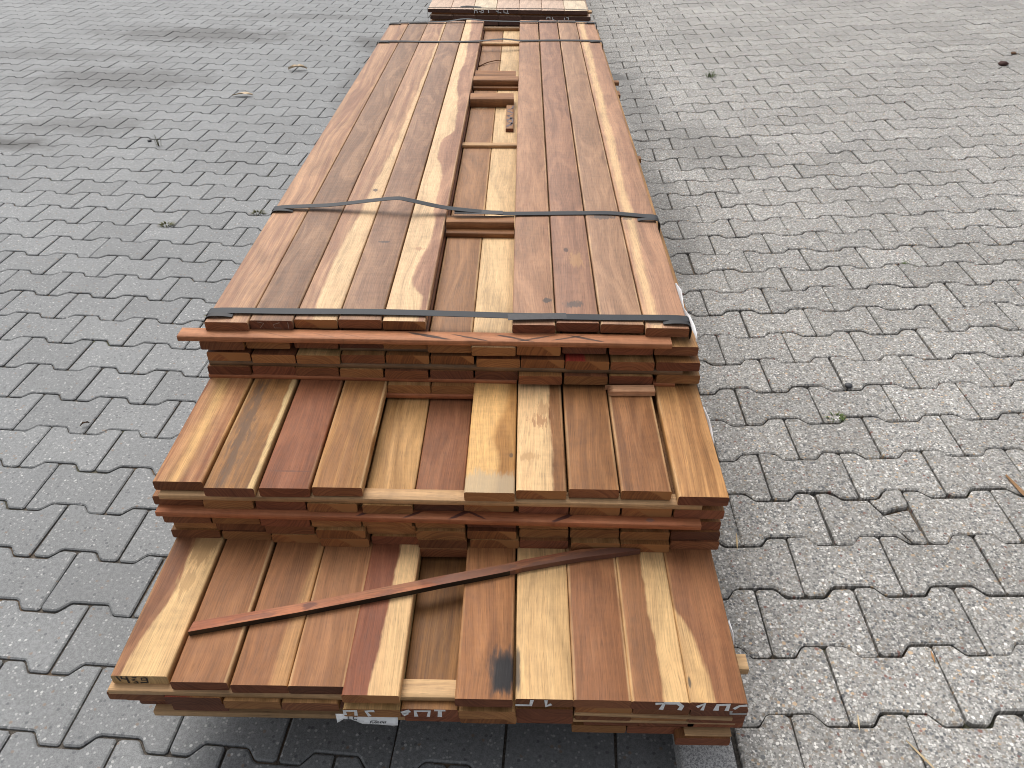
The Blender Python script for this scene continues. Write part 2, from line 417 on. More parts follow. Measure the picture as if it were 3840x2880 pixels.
def joint_mat(name, c1, c2, moss):
    m, t, b = newmat(name); t.dim = '2D'
    P = t.new('ShaderNodeNewGeometry').outputs['Position']
    n1 = t.noise(P, 150., 3, .7); n2 = t.noise(P, 5., 3, .6); n3 = t.noise(P, 2.2, 3, .6)
    c = t.mix(t.rng(n1, .3, .7), c1, c2)
    c = t.mix(t.m('MULTIPLY', t.rng(n2, .52, .66), .7), c, (.155, .105, .065))
    c = t.mix(t.m('MULTIPLY', t.rng(n3, .62, .70), moss), c, (.075, .085, .025))
    t.put(b.inputs['Base Color'], c); b.inputs['Roughness'].default_value = .95
    t.put(b.inputs['Normal'], t.bump(n1, .8, .004))
    return m

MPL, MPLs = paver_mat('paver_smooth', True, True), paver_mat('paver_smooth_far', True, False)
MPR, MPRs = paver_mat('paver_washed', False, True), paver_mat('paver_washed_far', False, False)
MJL = joint_mat('joint_sand_left', (.052, .045, .038), (.130, .112, .092), .55)
MJR = joint_mat('joint_sand_right', (.040, .037, .033), (.095, .086, .075), .45)

# ------------------------------------------------------------------ double-T pavers
def paver_outline(j, jit, rnd, rcorner, chip=False):
    hw, ww = .0825-j/2, .0575-j/2          # head and waist half widths
    a, bb, L = .0400, .0605, .1-j/2
    P = [(-L, -hw), (-bb, -hw), (-a, -ww), (a, -ww), (bb, -hw), (L, -hw), (L, hw), (bb, hw), (a, ww), (-a, ww), (-bb, hw), (-L, hw)]
    P = [(x+rnd.uniform(-jit, jit), y+rnd.uniform(-jit, jit)) for x, y in P]
    Q = []; n = len(P)
    for i in range(n):
        p0, p1, p2 = Vector(P[i-1]), Vector(P[i]), Vector(P[(i+1) % n])
        r = rcorner*rnd.uniform(.6, 1.6)
        if i in (0, 5, 6, 11): r *= 1.3
        if chip and i in (6, 10) and rnd.random() < .7: r = rnd.uniform(.007, .011)
        Q.append(tuple(p1+(p0-p1).normalized()*r)); Q.append(tuple(p1+(p2-p1).normalized()*r))
    return Q

def clip_poly(P, nx, ny, d):
    out = []
    for i in range(len(P)):
        a, b = P[i-1], P[i]
        da, db = a[0]*nx+a[1]*ny-d, b[0]*nx+b[1]*ny-d
        if (da >= 0) != (db >= 0):
            s = da/(da-db); out.append((a[0]+(b[0]-a[0])*s, a[1]+(b[1]-a[1])*s))
        if db >= 0: out.append(b)
    return out

def inset(P, d):
    n = len(P); out = []
    for i in range(n):
        p0, p1, p2 = Vector(P[i-1]), Vector(P[i]), Vector(P[(i+1) % n])
        e1 = (p1-p0); e2 = (p2-p1)
        if e1.length < 1e-6: e1 = e2
        if e2.length < 1e-6: e2 = e1
        e1 = e1.normalized(); e2 = e2.normalized()
        nn = Vector((-e1.y, e1.x)) + Vector((-e2.y, e2.x))
        if nn.length < 1e-5: nn = Vector((-e1.y, e1.x))
        nn.normalize(); c = max(.45, nn.dot(Vector((-e1.y, e1.x))))
        out.append(tuple(p1 + nn*d/c))
    return out

def paver_geo(P, ch, cz, depth, rnd=None, dome=0.):
    I = inset(P, ch); n = len(P)
    v = [(x, y, -depth) for x, y in P] + [(x, y, -cz) for x, y in P] + [(x, y, 0.) for x, y in I]
    f = []
    for i in range(n):
        k = (i+1) % n
        f.append((i, k, n+k, n+i)); f.append((n+i, n+k, 2*n+k, 2*n+i))
    f.append(tuple(range(2*n, 3*n)))
    return v, f

rl = random.Random(5)
KERB_X0, KERB_X1 = .291, .392
RPLANE = (.0422, .0625, -.013)
PHI_L, PHI_R = -.0595, -.0131

def in_stack(x, y):
    return -.60 < x < .33 and .80 < y < 4.15

def field(side):
    left = side == 'L'
    var = []
    for k in range(10):
        if left: P = paver_outline(.0040, .0010, rl, .0032); g = paver_geo(P, .0032, .0022, .05)
        else: P = paver_outline(.0036, .0013, rl, .0036, chip=k in (2, 5, 8)); g = paver_geo(P, .0036, .0030, .05)
        var.append((P, g))
    cells = []
    phi = PHI_L if left else PHI_R
    c, s = math.cos(phi), math.sin(phi)
    if left: u0, v0, du, dv = -1.6576, 2.1721, .2, .1402
    else: u0, v0, du, dv = .8866, 1.8435, .2, .1413
    for r in range(-72, 40):
        for k in range(-60, 60):
            u = u0 + du*k + (.1 if r % 2 else 0.) + .1; v = v0 - dv*r
            x, y = u*c-v*s, u*s+v*c
            if y < -2.2 or y > 11 or abs(x) > 8.5: continue
            if left and x > KERB_X0+.08: continue
            if not left and x < KERB_X1-.09: continue
            z = 0. if left else RPLANE[0]+RPLANE[1]*x+RPLANE[2]*y
            q = project((x, y, z))
            X, Y, w = q if q else (-9999, -9999, 99.)
            vis = -60 < X < 3900 and -30 < Y < 2960
            hid = in_stack(x, y)
            cells.append((0 if (vis and not hid) else 1, w, u, v, x, y, hid))
    cells.sort()
    return var, cells, phi

def broken_paver(root, P, M, mat, rr):
    """one stone with its right-hand head cracked off and sunk"""
    if M.to_3x3().col[0].x < 0: M = M @ Matrix.Rotation(math.pi, 4, 'Z')
    main = clip_poly(P, -.94, -.34, -.032)
    rest = clip_poly(P, .94, .34, .036)
    a = clip_poly(rest, -.25, .97, .006); b = clip_poly(clip_poly(rest, .25, -.97, -.002), -.1, .99, -.050); c = clip_poly(rest, .1, -.99, .053)
    for Q, dz, ax, ay in ((main, 0., 0., .01), (a, .0005, .03, -.01), (b, -.0065, -.03, .0), (c, -.001, -.04, .02)):
        if len(Q) < 3: continue
        Q2 = []
        for i in range(len(Q)):
            p, q = Vector(Q[i-1]), Vector(Q[i])
            L = (q-p).length
            for k in range(max(1, int(L/.012))):
                w = p.lerp(q, k/max(1, int(L/.012))); Q2.append((w.x+rr.uniform(-.0012, .0012), w.y+rr.uniform(-.0012, .0012)))
        v, f = paver_geo(Q2, .0035, .003, .05)
        me = pydata('paver_fragment', v, f); me.materials.append(mat)
        o = bpy.data.objects.new('paver_fragment', me); col.objects.link(o); o.parent = root
        o.matrix_local = M @ Matrix.Translation((0, 0, dz)) @ Matrix.Rotation(ax, 4, 'X') @ Matrix.Rotation(ay, 4, 'Y')

def build_field(side):
    left = side == 'L'
    var, cells, phi = field(side)
    rr = random.Random(7 if left else 8)
    if left:
        base = pydata('pavement', [(-40, -10, -.0060), (KERB_X0+.01, -10, -.0060), (KERB_X0+.01, 60, -.0060), (-40, 60, -.0060)], [(0, 1, 2, 3)])
        root = link('pavement_left', base, mats=(MJL,))
    else:
        X0 = KERB_X1-.004
        zz = lambda x, y: RPLANE[0]+RPLANE[1]*x+RPLANE[2]*y-.0125
        base = pydata('pavement', [(x, y, zz(x, y)) for x, y in ((X0, -10), (40, -10), (40, 60), (X0, 60))], [(0, 1, 2, 3)])
        root = link('pavement_right', base, mats=(MJR,))
    tag(root, 'smooth blue-grey interlocking concrete paving with white flecks, left of the timber' if left else 'pale worn exposed-pebble interlocking concrete paving, right of the timber', kind='structure')
    if left: frame = Matrix.Identity(4)
    else:
        nrm = Vector((-RPLANE[1], -RPLANE[2], 1)).normalized()
        ex = Vector((1, 0, RPLANE[1])).normalized(); ey = nrm.cross(ex)
        frame = Matrix((ex, ey, nrm)).transposed().to_4x4()
    Rz = Matrix.Rotation(phi, 4, 'Z')
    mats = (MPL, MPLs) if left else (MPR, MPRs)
    shared = []
    for P, (v, f) in var:
        me = pydata('paver', v, f); me.materials.append(mats[0]); shared.append(me)
    V, F, tone = [], [], []
    n = 0
    for flag, w, u, vv, x, y, hid in cells:
        if hid and in_stack(x-.12, y-.15) and in_stack(x+.12, y+.3): continue
        z = 0. if left else RPLANE[0]+RPLANE[1]*x+RPLANE[2]*y
        k = rr.randrange(len(var))
        tl = .005 if left else .008
        jz = rr.uniform(-.0008, .0008) if left else rr.uniform(-.0013, .0013)
        jp = .0008 if left else .0015
        M = Matrix.Translation((x+rr.uniform(-jp, jp), y+rr.uniform(-jp, jp), z+jz)) @ frame @ Rz @ Matrix.Rotation(rr.uniform(-tl, tl), 4, 'X') @ Matrix.Rotation(rr.uniform(-tl, tl)*.8, 4, 'Y') @ Matrix.Rotation((math.pi if rr.random() < .5 else 0.)+rr.uniform(-1, 1)*(.003 if left else .008), 4, 'Z')
        P, (gv, gf) = var[k]
        me = shared[k]
        cut = (not left) and x < KERB_X1+.12
        if cut:
            loc = M.inverted()
            cc = math.cos(phi)
            Pw = [(M @ Vector((a, b, 0))) for a, b in P]
            Pc = clip_poly([(p.x, p.y) for p in Pw], 1, 0, KERB_X1+.002)
            if len(Pc) < 3: continue
            Pl = []
            for a, b in Pc:
                q = loc @ Vector((a, b, z)); Pl.append((q.x, q.y))
            Pl2 = [Pl[0]]
            for q in Pl[1:]:
                if (Vector(q)-Vector(Pl2[-1])).length > .0008: Pl2.append(q)
            if (max(a[0] for a in Pl2)-min(a[0] for a in Pl2)) < .03: continue
            gv, gf = paver_geo(Pl2, .004, .003, .05)
            me = pydata('paver', gv, gf); me.materials.append(mats[0])
        if (not left) and abs(x-.87) < .08 and abs(y-1.26) < .06 and n < 290:
            broken_paver(root, P, M, mats[0], rr); n += 4; continue
        if n < 296 and flag == 0:
            o = bpy.data.objects.new('paver', me); col.objects.link(o); o.parent = root; o.matrix_local = M
            n += 1
        else:
            b0 = len(V); tn = rr.random()
            V += [tuple(M @ Vector(p)) for p in gv]
            F += [tuple(b0+i for i in ff) for ff in gf]; tone += [tn]*len(gf)
    me = pydata('far_pavers', V, F); me.materials.append(mats[1])
    at = me.attributes.new('tone', 'FLOAT', 'FACE'); at.data.foreach_set('value', tone)
    o = link('far_pavers', me, root); tag(o, kind='stuff')
    return root

build_field('L'); build_field('R')

# kerb of pale concrete blocks between the two pavings
def kerb():
    m, t, b = newmat('kerb_concrete')
    P = t.new('ShaderNodeNewGeometry').outputs['Position']
    n1 = t.noise(P, 330., 3, .8); n2 = t.noise(P, 6., 3)
    c = t.mix(t.rng(n1, .36, .62), (.20, .20, .205), (.60, .60, .59))
    k = t.m('MULTIPLY_ADD', n2, .4, .8)
    t.put(b.inputs['Base Color'], t.mix(1., c, t.comb(k, k, k), 'MULTIPLY')); b.inputs['Roughness'].default_value = .85
    t.put(b.inputs['Normal'], t.bump(n1, .5, .0015))
    root = pydata('kerb', [(KERB_X0+.004, -3, -.05), (KERB_X1-.004, -3, -.05), (KERB_X1-.004, 12, -.05), (KERB_X0+.004, 12, -.05)], [(0, 1, 2, 3)])
    ro = link('kerb', root, mats=(MJR,)); tag(ro, 'pale speckled concrete kerb line under the right edge of the timber', kind='structure')
    y = -1.4; 
    while y < 9:
        L = .5
        xm = (KERB_X0+KERB_X1)/2
        z0 = RPLANE[0]+RPLANE[1]*xm+RPLANE[2]*y-.010; z1 = RPLANE[0]+RPLANE[1]*xm+RPLANE[2]*(y+L)-.010
        w = (KERB_X1-KERB_X0)/2-.002; ch = .004
        v = []
        for yy, zt in ((.003, z0), (L-.003, z1)):
            v += [(-w, yy, -.05), (-w, yy, zt-ch), (-w+ch, yy, zt), (w-ch, yy, zt), (w, yy, zt-ch), (w, yy, -.05)]
        f = [(i, (i+1) % 6, 6+(i+1) % 6, 6+i) for i in range(6)] + [(5, 4, 3, 2, 1, 0), (6, 7, 8, 9, 10, 11)]
        me = pydata('kerb_stone', v, f)
        link('kerb_stone', me, ro, (xm, y, 0), mats=(m,))
        y += L
kerb()

# ------------------------------------------------------------------ wood library
def flat(u, vmax=3.): return [(0, u), (vmax, u)]
W = {}
FS = (.64, .46, .255)
W['T1'] = wood('plank_T1', (.43, .245, .155), (.28, .135, .095), sap=FS, streak=.75, figure=.1, er=.3)
W['T2'] = wood('plank_T2', (.265, .150, .100), (.20, .105, .072), sap=(.44, .30, .17), streak=.5, figure=.6, el=.15, er=.5)
W['T3'] = wood('plank_T3', (.43, .250, .165), (.33, .170, .118), sap=FS, streak=.85, figure=.2, soft=.05,
               bands=[('R', [(0, -.006), (.22, -.012), (.45, -.002), (.75, .012), (1.05, .024), (1.4, .030), (2., .034), (2.8, .037)])], er=.4,
               stains=[(.02, .68, .010, .012, (.06, .05, .05), .8, 1.2)])
W['T4'] = wood('plank_T4', (.275, .155, .108), (.205, .108, .076), sap=(.46, .31, .17), streak=.5, figure=.6, el=.5, er=.3,
               stains=[(.0, .36, .016, .007, (.06, .05, .05), .7, 1.4)])
W['T5'] = wood('plank_T5', (.40, .215, .150), (.29, .140, .102), sap=FS, streak=.5, figure=.35, er=.6, soft=.05,
               bands=[('L', [(0, .030), (.10, .024), (.19, -.002), (.27, .002), (.36, .018), (.47, .020), (.58, .008), (.75, .012), (.95, -.016), (1.05, -.020), (1.2, .016), (1.5, .008), (1.75, -.012), (2.1, -.004), (2.8, -.018)])],
               stains=[(-.005, .33, .012, .012, (.36, .18, .10), .6, 2.4)])
W['T8'] = wood('plank_T8', (.370, .200, .130), (.30, .148, .100), sap=FS, streak=.4, figure=.2, er=.6,
               stains=[(.028, .10, .014, .012, (.05, .05, .05), .75, 1.5)])
W['T9'] = wood('plank_T9', (.320, .168, .118), (.225, .110, .078), sap=(.50, .31, .14), streak=.5, figure=.3, er=.7,
               stains=[(-.005, .075, .022, .018, (.05, .05, .05), .7, 1.6), (-.012, .33, .007, .014, (.06, .035, .03), .8, .8), (.0, .55, .04, .012, (.09, .07, .06), .5, 1.6), (.01, .28, .02, .05, (.46, .26, .11), .45, 2.0)])
W['T10'] = wood('plank_T10', (.345, .195, .128), (.265, .140, .092), sap=FS, streak=.5, figure=.25, el=.7, er=.8,
                stains=[(.0, .525, .04, .016, (.05, .05, .05), .72, 1.6)])
W['T11'] = wood('plank_T11', (.40, .215, .142), (.325, .160, .108), sap=(.58, .40, .20), streak=.5, figure=.2, el=.4, soft=.08,
                bands=[('B', flat(-.034), [(0, -.014), (.4, -.014), (1., -.012), (2.8, -.010)])],
                stains=[(-.03, .53, .02, .012, (.05, .05, .05), .6, 1.6), (-.02, .02, .02, .01, (.06, .06, .06), .5, 1.5)])
W['R6'] = wood('plank_R6', (.31, .165, .098), (.24, .12, .072), streak=.4, figure=.15, el=.4, er=.6,
               stains=[(.0, 1.58, .03, .03, (.50, .36, .22), .5, 2.4)])
W['R7'] = wood('plank_R7', (.60, .43, .235), (.46, .30, .15), sap=(.64, .47, .26), streak=.45, figure=.15)
W['M1'] = wood('plank_M1', (.44, .235, .112), (.27, .105, .062), sap=(.56, .36, .13), streak=.85, figure=.25, er=.5,
               bands=[('B', [(0, -.016), (.15, -.012), (.32, -.026)], [(0, .0), (.15, .006), (.32, -.010)], .20)])
W['M2'] = wood('plank_M2', (.33, .170, .080), (.16, .082, .048), sap=(.60, .44, .21), streak=.8, figure=.25, el=.5,
               bands=[('R', flat(.036))], stains=[(-.016, .16, .012, .22, (.135, .078, .045), .75, 2.2), (-.030, .22, .008, .14, (.12, .07, .042), .6, 2.0), (.004, .10, .006, .12, (.17, .095, .05), .5, 2.0)])
W['M3'] = wood('plank_M3', (.255, .100, .062), (.205, .078, .048), streak=.4, figure=.1, er=.3,
               stains=[(.0, .045, .05, .0022, (.13, .06, .04), .7, 1.0)])
W['M4'] = wood('plank_M4', (.36, .19, .086), (.25, .115, .055), streak=.7, figure=.1, el=.35, er=.8)
W['C5'] = wood('plank_C5', (.46, .275, .115), (.31, .165, .068), streak=.7, figure=.15, er=.3)
W['C6'] = wood('plank_C6', (.245, .105, .064), (.19, .078, .045), streak=.35, figure=.15)
W['M7'] = wood('plank_M7', (.39, .205, .080), (.30, .145, .055), sap=(.62, .385, .145), streak=.6, figure=.5, el=.6,
               bands=[('L', [(0, .006), (.08, .012), (.16, .002), (.24, .020), (.32, .030)], .10)],
               stains=[(.0, .005, .16, .062, (.42, .33, .215), .75, .9), (.037, .10, .004, .008, (.12, .07, .04), .8, .8)])
W['M8'] = wood('plank_M8', (.27, .135, .072), (.21, .095, .05), sap=(.64, .445, .225), streak=.6, figure=.3, er=.4,
               bands=[('L', [(0, .020), (.1, .020), (.2, .018), (.32, .018)], .04)],
               stains=[(.0, .20, .022, .022, (.36, .185, .085), .85, 2.6), (-.022, .09, .02, .014, (.42, .25, .11), .7, 2.2), (.005, .235, .016, .03, (.40, .22, .10), .6, 2.2)])
W['M9'] = wood('plank_M9', (.275, .132, .064), (.175, .078, .040), streak=.55, figure=.12, el=.45, er=.5)
W['M10'] = wood('plank_M10', (.285, .132, .066), (.18, .080, .042), streak=.5, figure=.2, el=.6, er=.7)
W['M11'] = wood('plank_M11', (.46, .25, .098), (.30, .142, .062), streak=.85, figure=.15, el=.5)
W['B1'] = wood('plank_B1', (.255, .118, .075), (.20, .085, .055), sap=(.64, .44, .205), streak=.5, figure=.3, er=.6, el=.3,
               bands=[('R', [(0, -.028), (.06, -.024), (.10, -.016), (.14, -.003), (.20, .000), (.25, -.004), (.31, .008)], .045)],
               stains=[(.012, .185, .020, .035, (.38, .23, .10), .6, 2.2), (.015, .27, .028, .05, (.36, .21, .09), .7, 2.0)])
W['B2'] = wood('plank_B2', (.30, .142, .078), (.24, .108, .058), streak=.5, figure=.15, er=.7)
W['B3'] = wood('plank_B3', (.295, .138, .076), (.215, .095, .052), sap=(.42, .235, .095), streak=.5, figure=.2, el=.3, bands=[('R', [(0, .016), (.15, .026), (.3, .038)], .10)], er=.5)
W['B4'] = wood('plank_B4', (.325, .160, .092), (.25, .115, .064), streak=.5, figure=.1, el=.6, er=.5)
W['B5'] = wood('plank_B5', (.225, .080, .052), (.18, .062, .04), sap=(.62, .425, .205), streak=.4, figure=.12,
               bands=[('R', [(0, -.002), (.15, .004), (.32, .009)], .035)], er=.4)
W['B6'] = wood('plank_B6', (.235, .118, .052), (.165, .080, .040), streak=.75, figure=.1)
W['B7'] = wood('plank_B7', (.34, .160, .082), (.24, .105, .056), sap=(.46, .27, .12), streak=.75, figure=.2, el=.5, er=.5,
               stains=[(.028, .050, .028, .050, (.030, .028, .028), .75, 1.0, 0., 4.), (.030, .046, .020, .040, (.016, .016, .018), .95, .45, 0., 5.)])
W['B8'] = wood('plank_B8', (.60, .41, .205), (.48, .30, .135), sap=(.64, .45, .23), streak=.35, figure=.1, el=.3,
               stains=[(-.045, .052, .009, .045, (.045, .042, .040), .85, .7, 0., 4.)])
W['B9'] = wood('plank_B9', (.285, .130, .074), (.23, .10, .056), streak=.4, figure=.15, el=.7, er=.8)
W['B10'] = wood('plank_B10', (.29, .138, .074), (.22, .10, .054), sap=(.60, .41, .19), streak=.45, figure=.12, el=.7,
                bands=[('R', [(0, .006), (.15, .003), (.32, .0)], .035)])
W['B11'] = wood('plank_B11', (.27, .122, .070), (.215, .092, .05), sap=(.54, .35, .15), streak=.35, figure=.2, el=.4, er=.2,
                bands=[('L', [(0, -.004), (.06, -.010), (.11, -.016), (.15, -.028), (.19, -.045), (.32, -.045)], .045)],
                stains=[(-.040, .035, .003, .012, (.05, .04, .03), .8, 1.2)])
GEN = [wood('plank_generic_a', (.27, .125, .066)), wood('plank_generic_b', (.33, .165, .078), figure=.3), wood('plank_generic_c', (.23, .092, .056)),
       wood('plank_generic_d', (.42, .24, .105), streak=.7), wood('plank_generic_e', (.56, .37, .17), streak=.5), wood('plank_generic_f', (.20, .09, .05))]
RED_TOP = wood('plank_redpatch', (.30, .14, .07), bands=[('L', flat(-.004))], sap=(.42, .055, .038))
RED_TOP2 = wood('plank_orange_top', (.46, .25, .095), (.30, .10, .055), streak=.8, bands=[('L', flat(-.006), .12)], sap=(.36, .085, .05))
DK = (.035, .026, .024)
S_BIG = wood('batten_bandsawn', (.46, .215, .115), (.34, .14, .075), streak=.5, half=.014, figure=.3, bump=.5,
             stains=[(.0, .515, .0055, .060, DK, .92, .7, -.28), (.004, .600, .0035, .045, DK, .85, .8, -.30), (.003, .690, .0040, .050, DK, .85, .8, -.30), (.003, .735, .0035, .045, DK, .8, .8, .32), (.0, .80, .0030, .040, DK, .8, .8, .30), (.0, .835, .0040, .045, DK, .85, .8, -.30), (.004, .30, .0012, .05, (.20, .10, .06), .6, .8, -.3), (.004, .36, .0012, .05, (.20, .10, .06), .6, .8, -.3), (.004, .20, .0012, .05, (.20, .10, .06), .6, .8, -.3)])
S_GREY = wood('batten_grey', (.19, .125, .095), (.13, .085, .065), half=.014)
RD = (.060, .022, .020)
S_RED = wood('batten_red', (.42, .165, .100), (.31, .11, .066), half=.014, figure=.25,
             stains=[(.0, .385, .0040, .024, RD, .9, .8, .5), (.002, .47, .0035, .024, RD, .85, .8, .5), (.0, .555, .0050, .028, RD, .9, .8, .55), (.0, .585, .0030, .024, RD, .85, .8, -.5), (.0, .745, .0050, .030, RD, .9, .8, .5), (.002, .90, .006, .008, (.15, .10, .09), .6, 1.2)])
S_LIGHT = wood('batten_light', (.50, .33, .18), (.40, .25, .13), half=.014)
S_PALE = wood('batten_pale', (.56, .39, .215), (.42, .27, .14), half=.014, stains=[(.004, .50, .010, .02, (.66, .52, .36), .7, 2.)])
S_BRN = wood('batten_brown', (.30, .145, .078), half=.014)
S_MARK = wood('batten_rusty', (.37, .135, .085), (.18, .075, .052), streak=.8, half=.012, figure=.4, stains=[(.0, .19, .008, .014, (.10, .045, .04), .7, 1.8), (.002, .10, .006, .05, (.14, .06, .045), .5, 1.8), (.0, .33, .007, .03, (.12, .05, .04), .5, 1.8), (-.002, .48, .02, .10, (.17, .080, .055), .75, 1.8), (.0, .68, .02, .16, (.13, .065, .048), .8, 1.2)])
S_BLK = wood('batten_black_edge', (.03, .022, .018), (.015, .012, .01), half=.012)
S_SPL = wood('offcut_pink', (.56, .33, .20), (.44, .24, .14), half=.012)
BLK1 = wood('block_brown', (.32, .165, .098), (.25, .12, .07), half=.02)

# ------------------------------------------------------------------ the four tiers of timber
ZT, ZM, ZB = .510, .386, .252
YB = 4.20
rp = random.Random(21)
def genp(bias=None): return rp.choice(GEN[:4] if bias is None else bias)
def gend(): return rp.choice([END[0], END[0], END[1], END[1], END[2], END[3], END[4]])

top = tag(empty('plank_stack', (-.14, 2.8, .386)), 'long top tier of brown and yellow hardwood decking planks bound by dark straps', 'timber')
mid = tag(empty('plank_stack', (-.14, 2.6, .252)), 'middle tier of decking planks jutting out below the strapped top tier', 'timber')
bot = tag(empty('plank_stack', (-.14, 2.4, .0)), 'lowest tier of decking planks nearest the viewer, under the diagonal loose batten', 'timber')

def row(parent, zt, data, mats=None, ends=None, yb=YB):
    for i, (a, b_, y) in enumerate(data):
        m = (mats or {}).get(i) or genp(); e = (ends or {}).get(i) or gend()
        xl = (a+b_)/2-.0451
        plank(parent, xl, y, zt, yb+rp.uniform(-.04, .01), m, e, tilt=rp.uniform(-.004, .004))

# top tier
Tt = [('T1', -.6465, 1.364, 4.131, -.648, END[0], 'tan streaked plank along the left edge of the top tier'), ('T2', -.5555, 1.371, 4.135, -.556, END[4], 'dark figured brown plank, second from the left of the top tier'),
      ('T3', -.4650, 1.379, 4.160, -.467, END[3], 'plank half pink half yellow sapwood, third from the left'), ('T4', -.3735, 1.379, 4.180, -.375, END[0], 'dark figured brown plank left of the yellow one'),
      ('T5', -.2815, 1.377, 4.212, -.282, END[3], 'pale yellow plank with wavy brown edge beside the open channel'), ('T8', -.0130, 1.372, 4.222, -.016, END[1], 'reddish brown plank right of the open channel'),
      ('T9', .0780, 1.380, 4.226, .079, END[1], 'brown plank with small knot and yellow blotches'), ('T10', .1695, 1.376, 4.220, .172, END[0], 'brown plank with black rub mark under the middle strap'),
      ('T11', .2615, 1.366, 4.212, .2645, END[0], 'pink brown plank with yellow stripe along the right edge')]
for k, xl, yf, yb, x2, e, lb in Tt: plank(top, xl+.0006, yf, ZT+rp.uniform(-.0014, .0012), yb, W[k], e, lb, xl2=x2+.0006+rp.uniform(-.001, .001), w=.0888)
row(top, .4765, [(-.659, -.564, 1.342), (-.565, -.471, 1.349), (-.464, -.374, 1.353), (-.371, -.281, 1.356), (-.279, -.19, 1.356), (-.187, -.096, 1.344), (-.095, -.005, 1.335), (-.003, .088, 1.339), (.09, .184, 1.348), (.187, .28, 1.346), (.28, .373, 1.347)],
    {5: W['R6'], 6: W['R7'], 7: GEN[4], 10: GEN[3]}, {1: END[2], 4: END[2], 5: END[2], 6: END[2], 7: END[3], 0: END[0], 8: END[4], 9: END[1], 10: END[0]})
row(top, .4470, [(-.65, -.558, 1.345), (-.556, -.461, 1.339), (-.462, -.369, 1.339), (-.369, -.277, 1.343), (-.276, -.184, 1.344), (-.183, -.09, 1.344), (-.086, .005, 1.336), (.006, .097, 1.336), (.098, .19, 1.332), (.191, .284, 1.332), (.286, .378, 1.333)],
    {2: GEN[4], 8: RED_TOP}, {0: END[3], 1: END[2], 2: END[2], 4: END[3], 5: END[3], 6: END[2], 7: END[3], 8: END[3], 9: END[0], 10: END[1]})
row(top, .4155, [(-.654, -.561, 1.339), (-.561, -.466, 1.342), (-.468, -.376, 1.339), (-.374, -.282, 1.336), (-.279, -.187, 1.333), (-.184, -.092, 1.336), (-.089, .001, 1.336), (.002, .093, 1.321), (.096, .189, 1.323), (.19, .283, 1.326), (.289, .383, 1.332)],
    {10: GEN[3]}, {0: END[1], 1: END[1], 3: END[2], 5: END[4], 7: END[0], 8: END[2], 9: END[1], 10: END[2]})
batten(top, -.699, .314, 1.340, .4885, .0118, .034, S_BIG, END[2], dy=-.002, label='long bandsawn batten jutting out left between the layers, with dark saw marks')
batten(top, -.372, -.188, 1.358, .4552, .0080, .03, S_GREY, END[4])
batten(top, -.648, .343, 1.344, .4255, .0098, .03, S_GREY, END[4], dy=-.012, label='weathered grey spacer batten')
batten(top, -.654, -.002, 1.338, .3942, .0080, .028, S_RED, END[1], dy=-.006)
batten(top, .285, .331, 1.331, .3942, .0080, .028, S_RED, END[1])
# middle tier
Mt = [('M1', -.6535, 1.021, -.652, END[0], 'golden plank with red streaks at the left end of the middle tier'), ('M2', -.5575, 1.007, -.558, END[4], 'dark brown plank with cream right edge in the middle tier'),
      ('M3', -.4590, 1.009, -.462, END[1], 'plain red brown plank in the middle tier'), ('M4', -.3650, 1.013, -.3665, END[0], 'striped golden brown plank left of the middle recess'),
      ('M7', -.0920, 1.006, -.0885, END[2], 'yellow blotchy plank with greyed end right of the middle recess'), ('M8', .0005, 1.014, .004, END[3], 'cream plank with brown stains in the middle tier'),
      ('M9', .0950, 1.019, .098, END[0], 'plain dark brown plank in the middle tier'), ('M10', .1885, 1.017, .1915, END[3], 'brown plank under the splintered offcut'),
      ('M11', .2885, 1.004, .2925, END[1], 'golden streaked plank at the right end of the middle tier')]
for k, xl, yf, x2, e, lb in Mt: plank(mid, xl, yf, ZM+rp.uniform(-.0008, .0004), YB, W[k], e, lb, xl2=xl+(x2-xl)*3.0)
plank(mid, -.2735, 1.322, ZM, YB, GEN[3], END[2]); plank(mid, -.181, 1.322, ZM, YB, GEN[1], END[2])
row(mid, .350, [(-.664, -.572, 1.02), (-.57, -.476, 1.012), (-.474, -.38, 1.012), (-.38, -.285, 1.008), (-.279, -.185, 1.006), (-.186, -.094, 1.016), (-.095, -.002, 1.016), (.005, .097, 1.013), (.098, .19, 1.011), (.191, .285, 1.01), (.285, .379, 1.007)],
    {3: GEN[3], 4: W['C5'], 5: W['C6'], 1: GEN[3]}, {0: END[0], 1: END[2], 2: END[1], 3: END[3], 4: END[2], 5: END[4], 6: END[3], 7: END[1], 8: END[3], 9: END[3], 10: END[1]})
row(mid, .3165, [(-.645, -.562, 1.007), (-.563, -.469, 1.007), (-.468, -.376, 1.002), (-.374, -.283, 1.003), (-.281, -.19, 1.006), (-.184, -.092, 1.004), (-.089, .002, 1.008), (.007, .097, 1.007), (.1, .192, 1.009), (.193, .284, 1.011), (.285, .379, 1.011)],
    None, {0: END[0], 1: END[2], 2: END[1], 3: END[2], 4: END[2], 5: END[2], 10: END[1]})
row(mid, .295, [(-.637, -.546, 1.014), (-.557, -.466, 1.011), (-.464, -.371, 1.004), (-.368, -.275, .995), (-.276, -.183, 1.008), (-.183, -.091, .997), (-.088, .002, .999), (.008, .098, 1.005), (.101, .193, 1.006), (.193, .286, 1.003), (.287, .379, 1.006)],
    {5: GEN[3], 9: GEN[3]}, {0: END[2], 1: END[0], 2: END[0], 3: END[3], 4: END[2], 5: END[2], 6: END[3], 7: END[2], 8: END[2], 9: END[2], 10: END[4]})
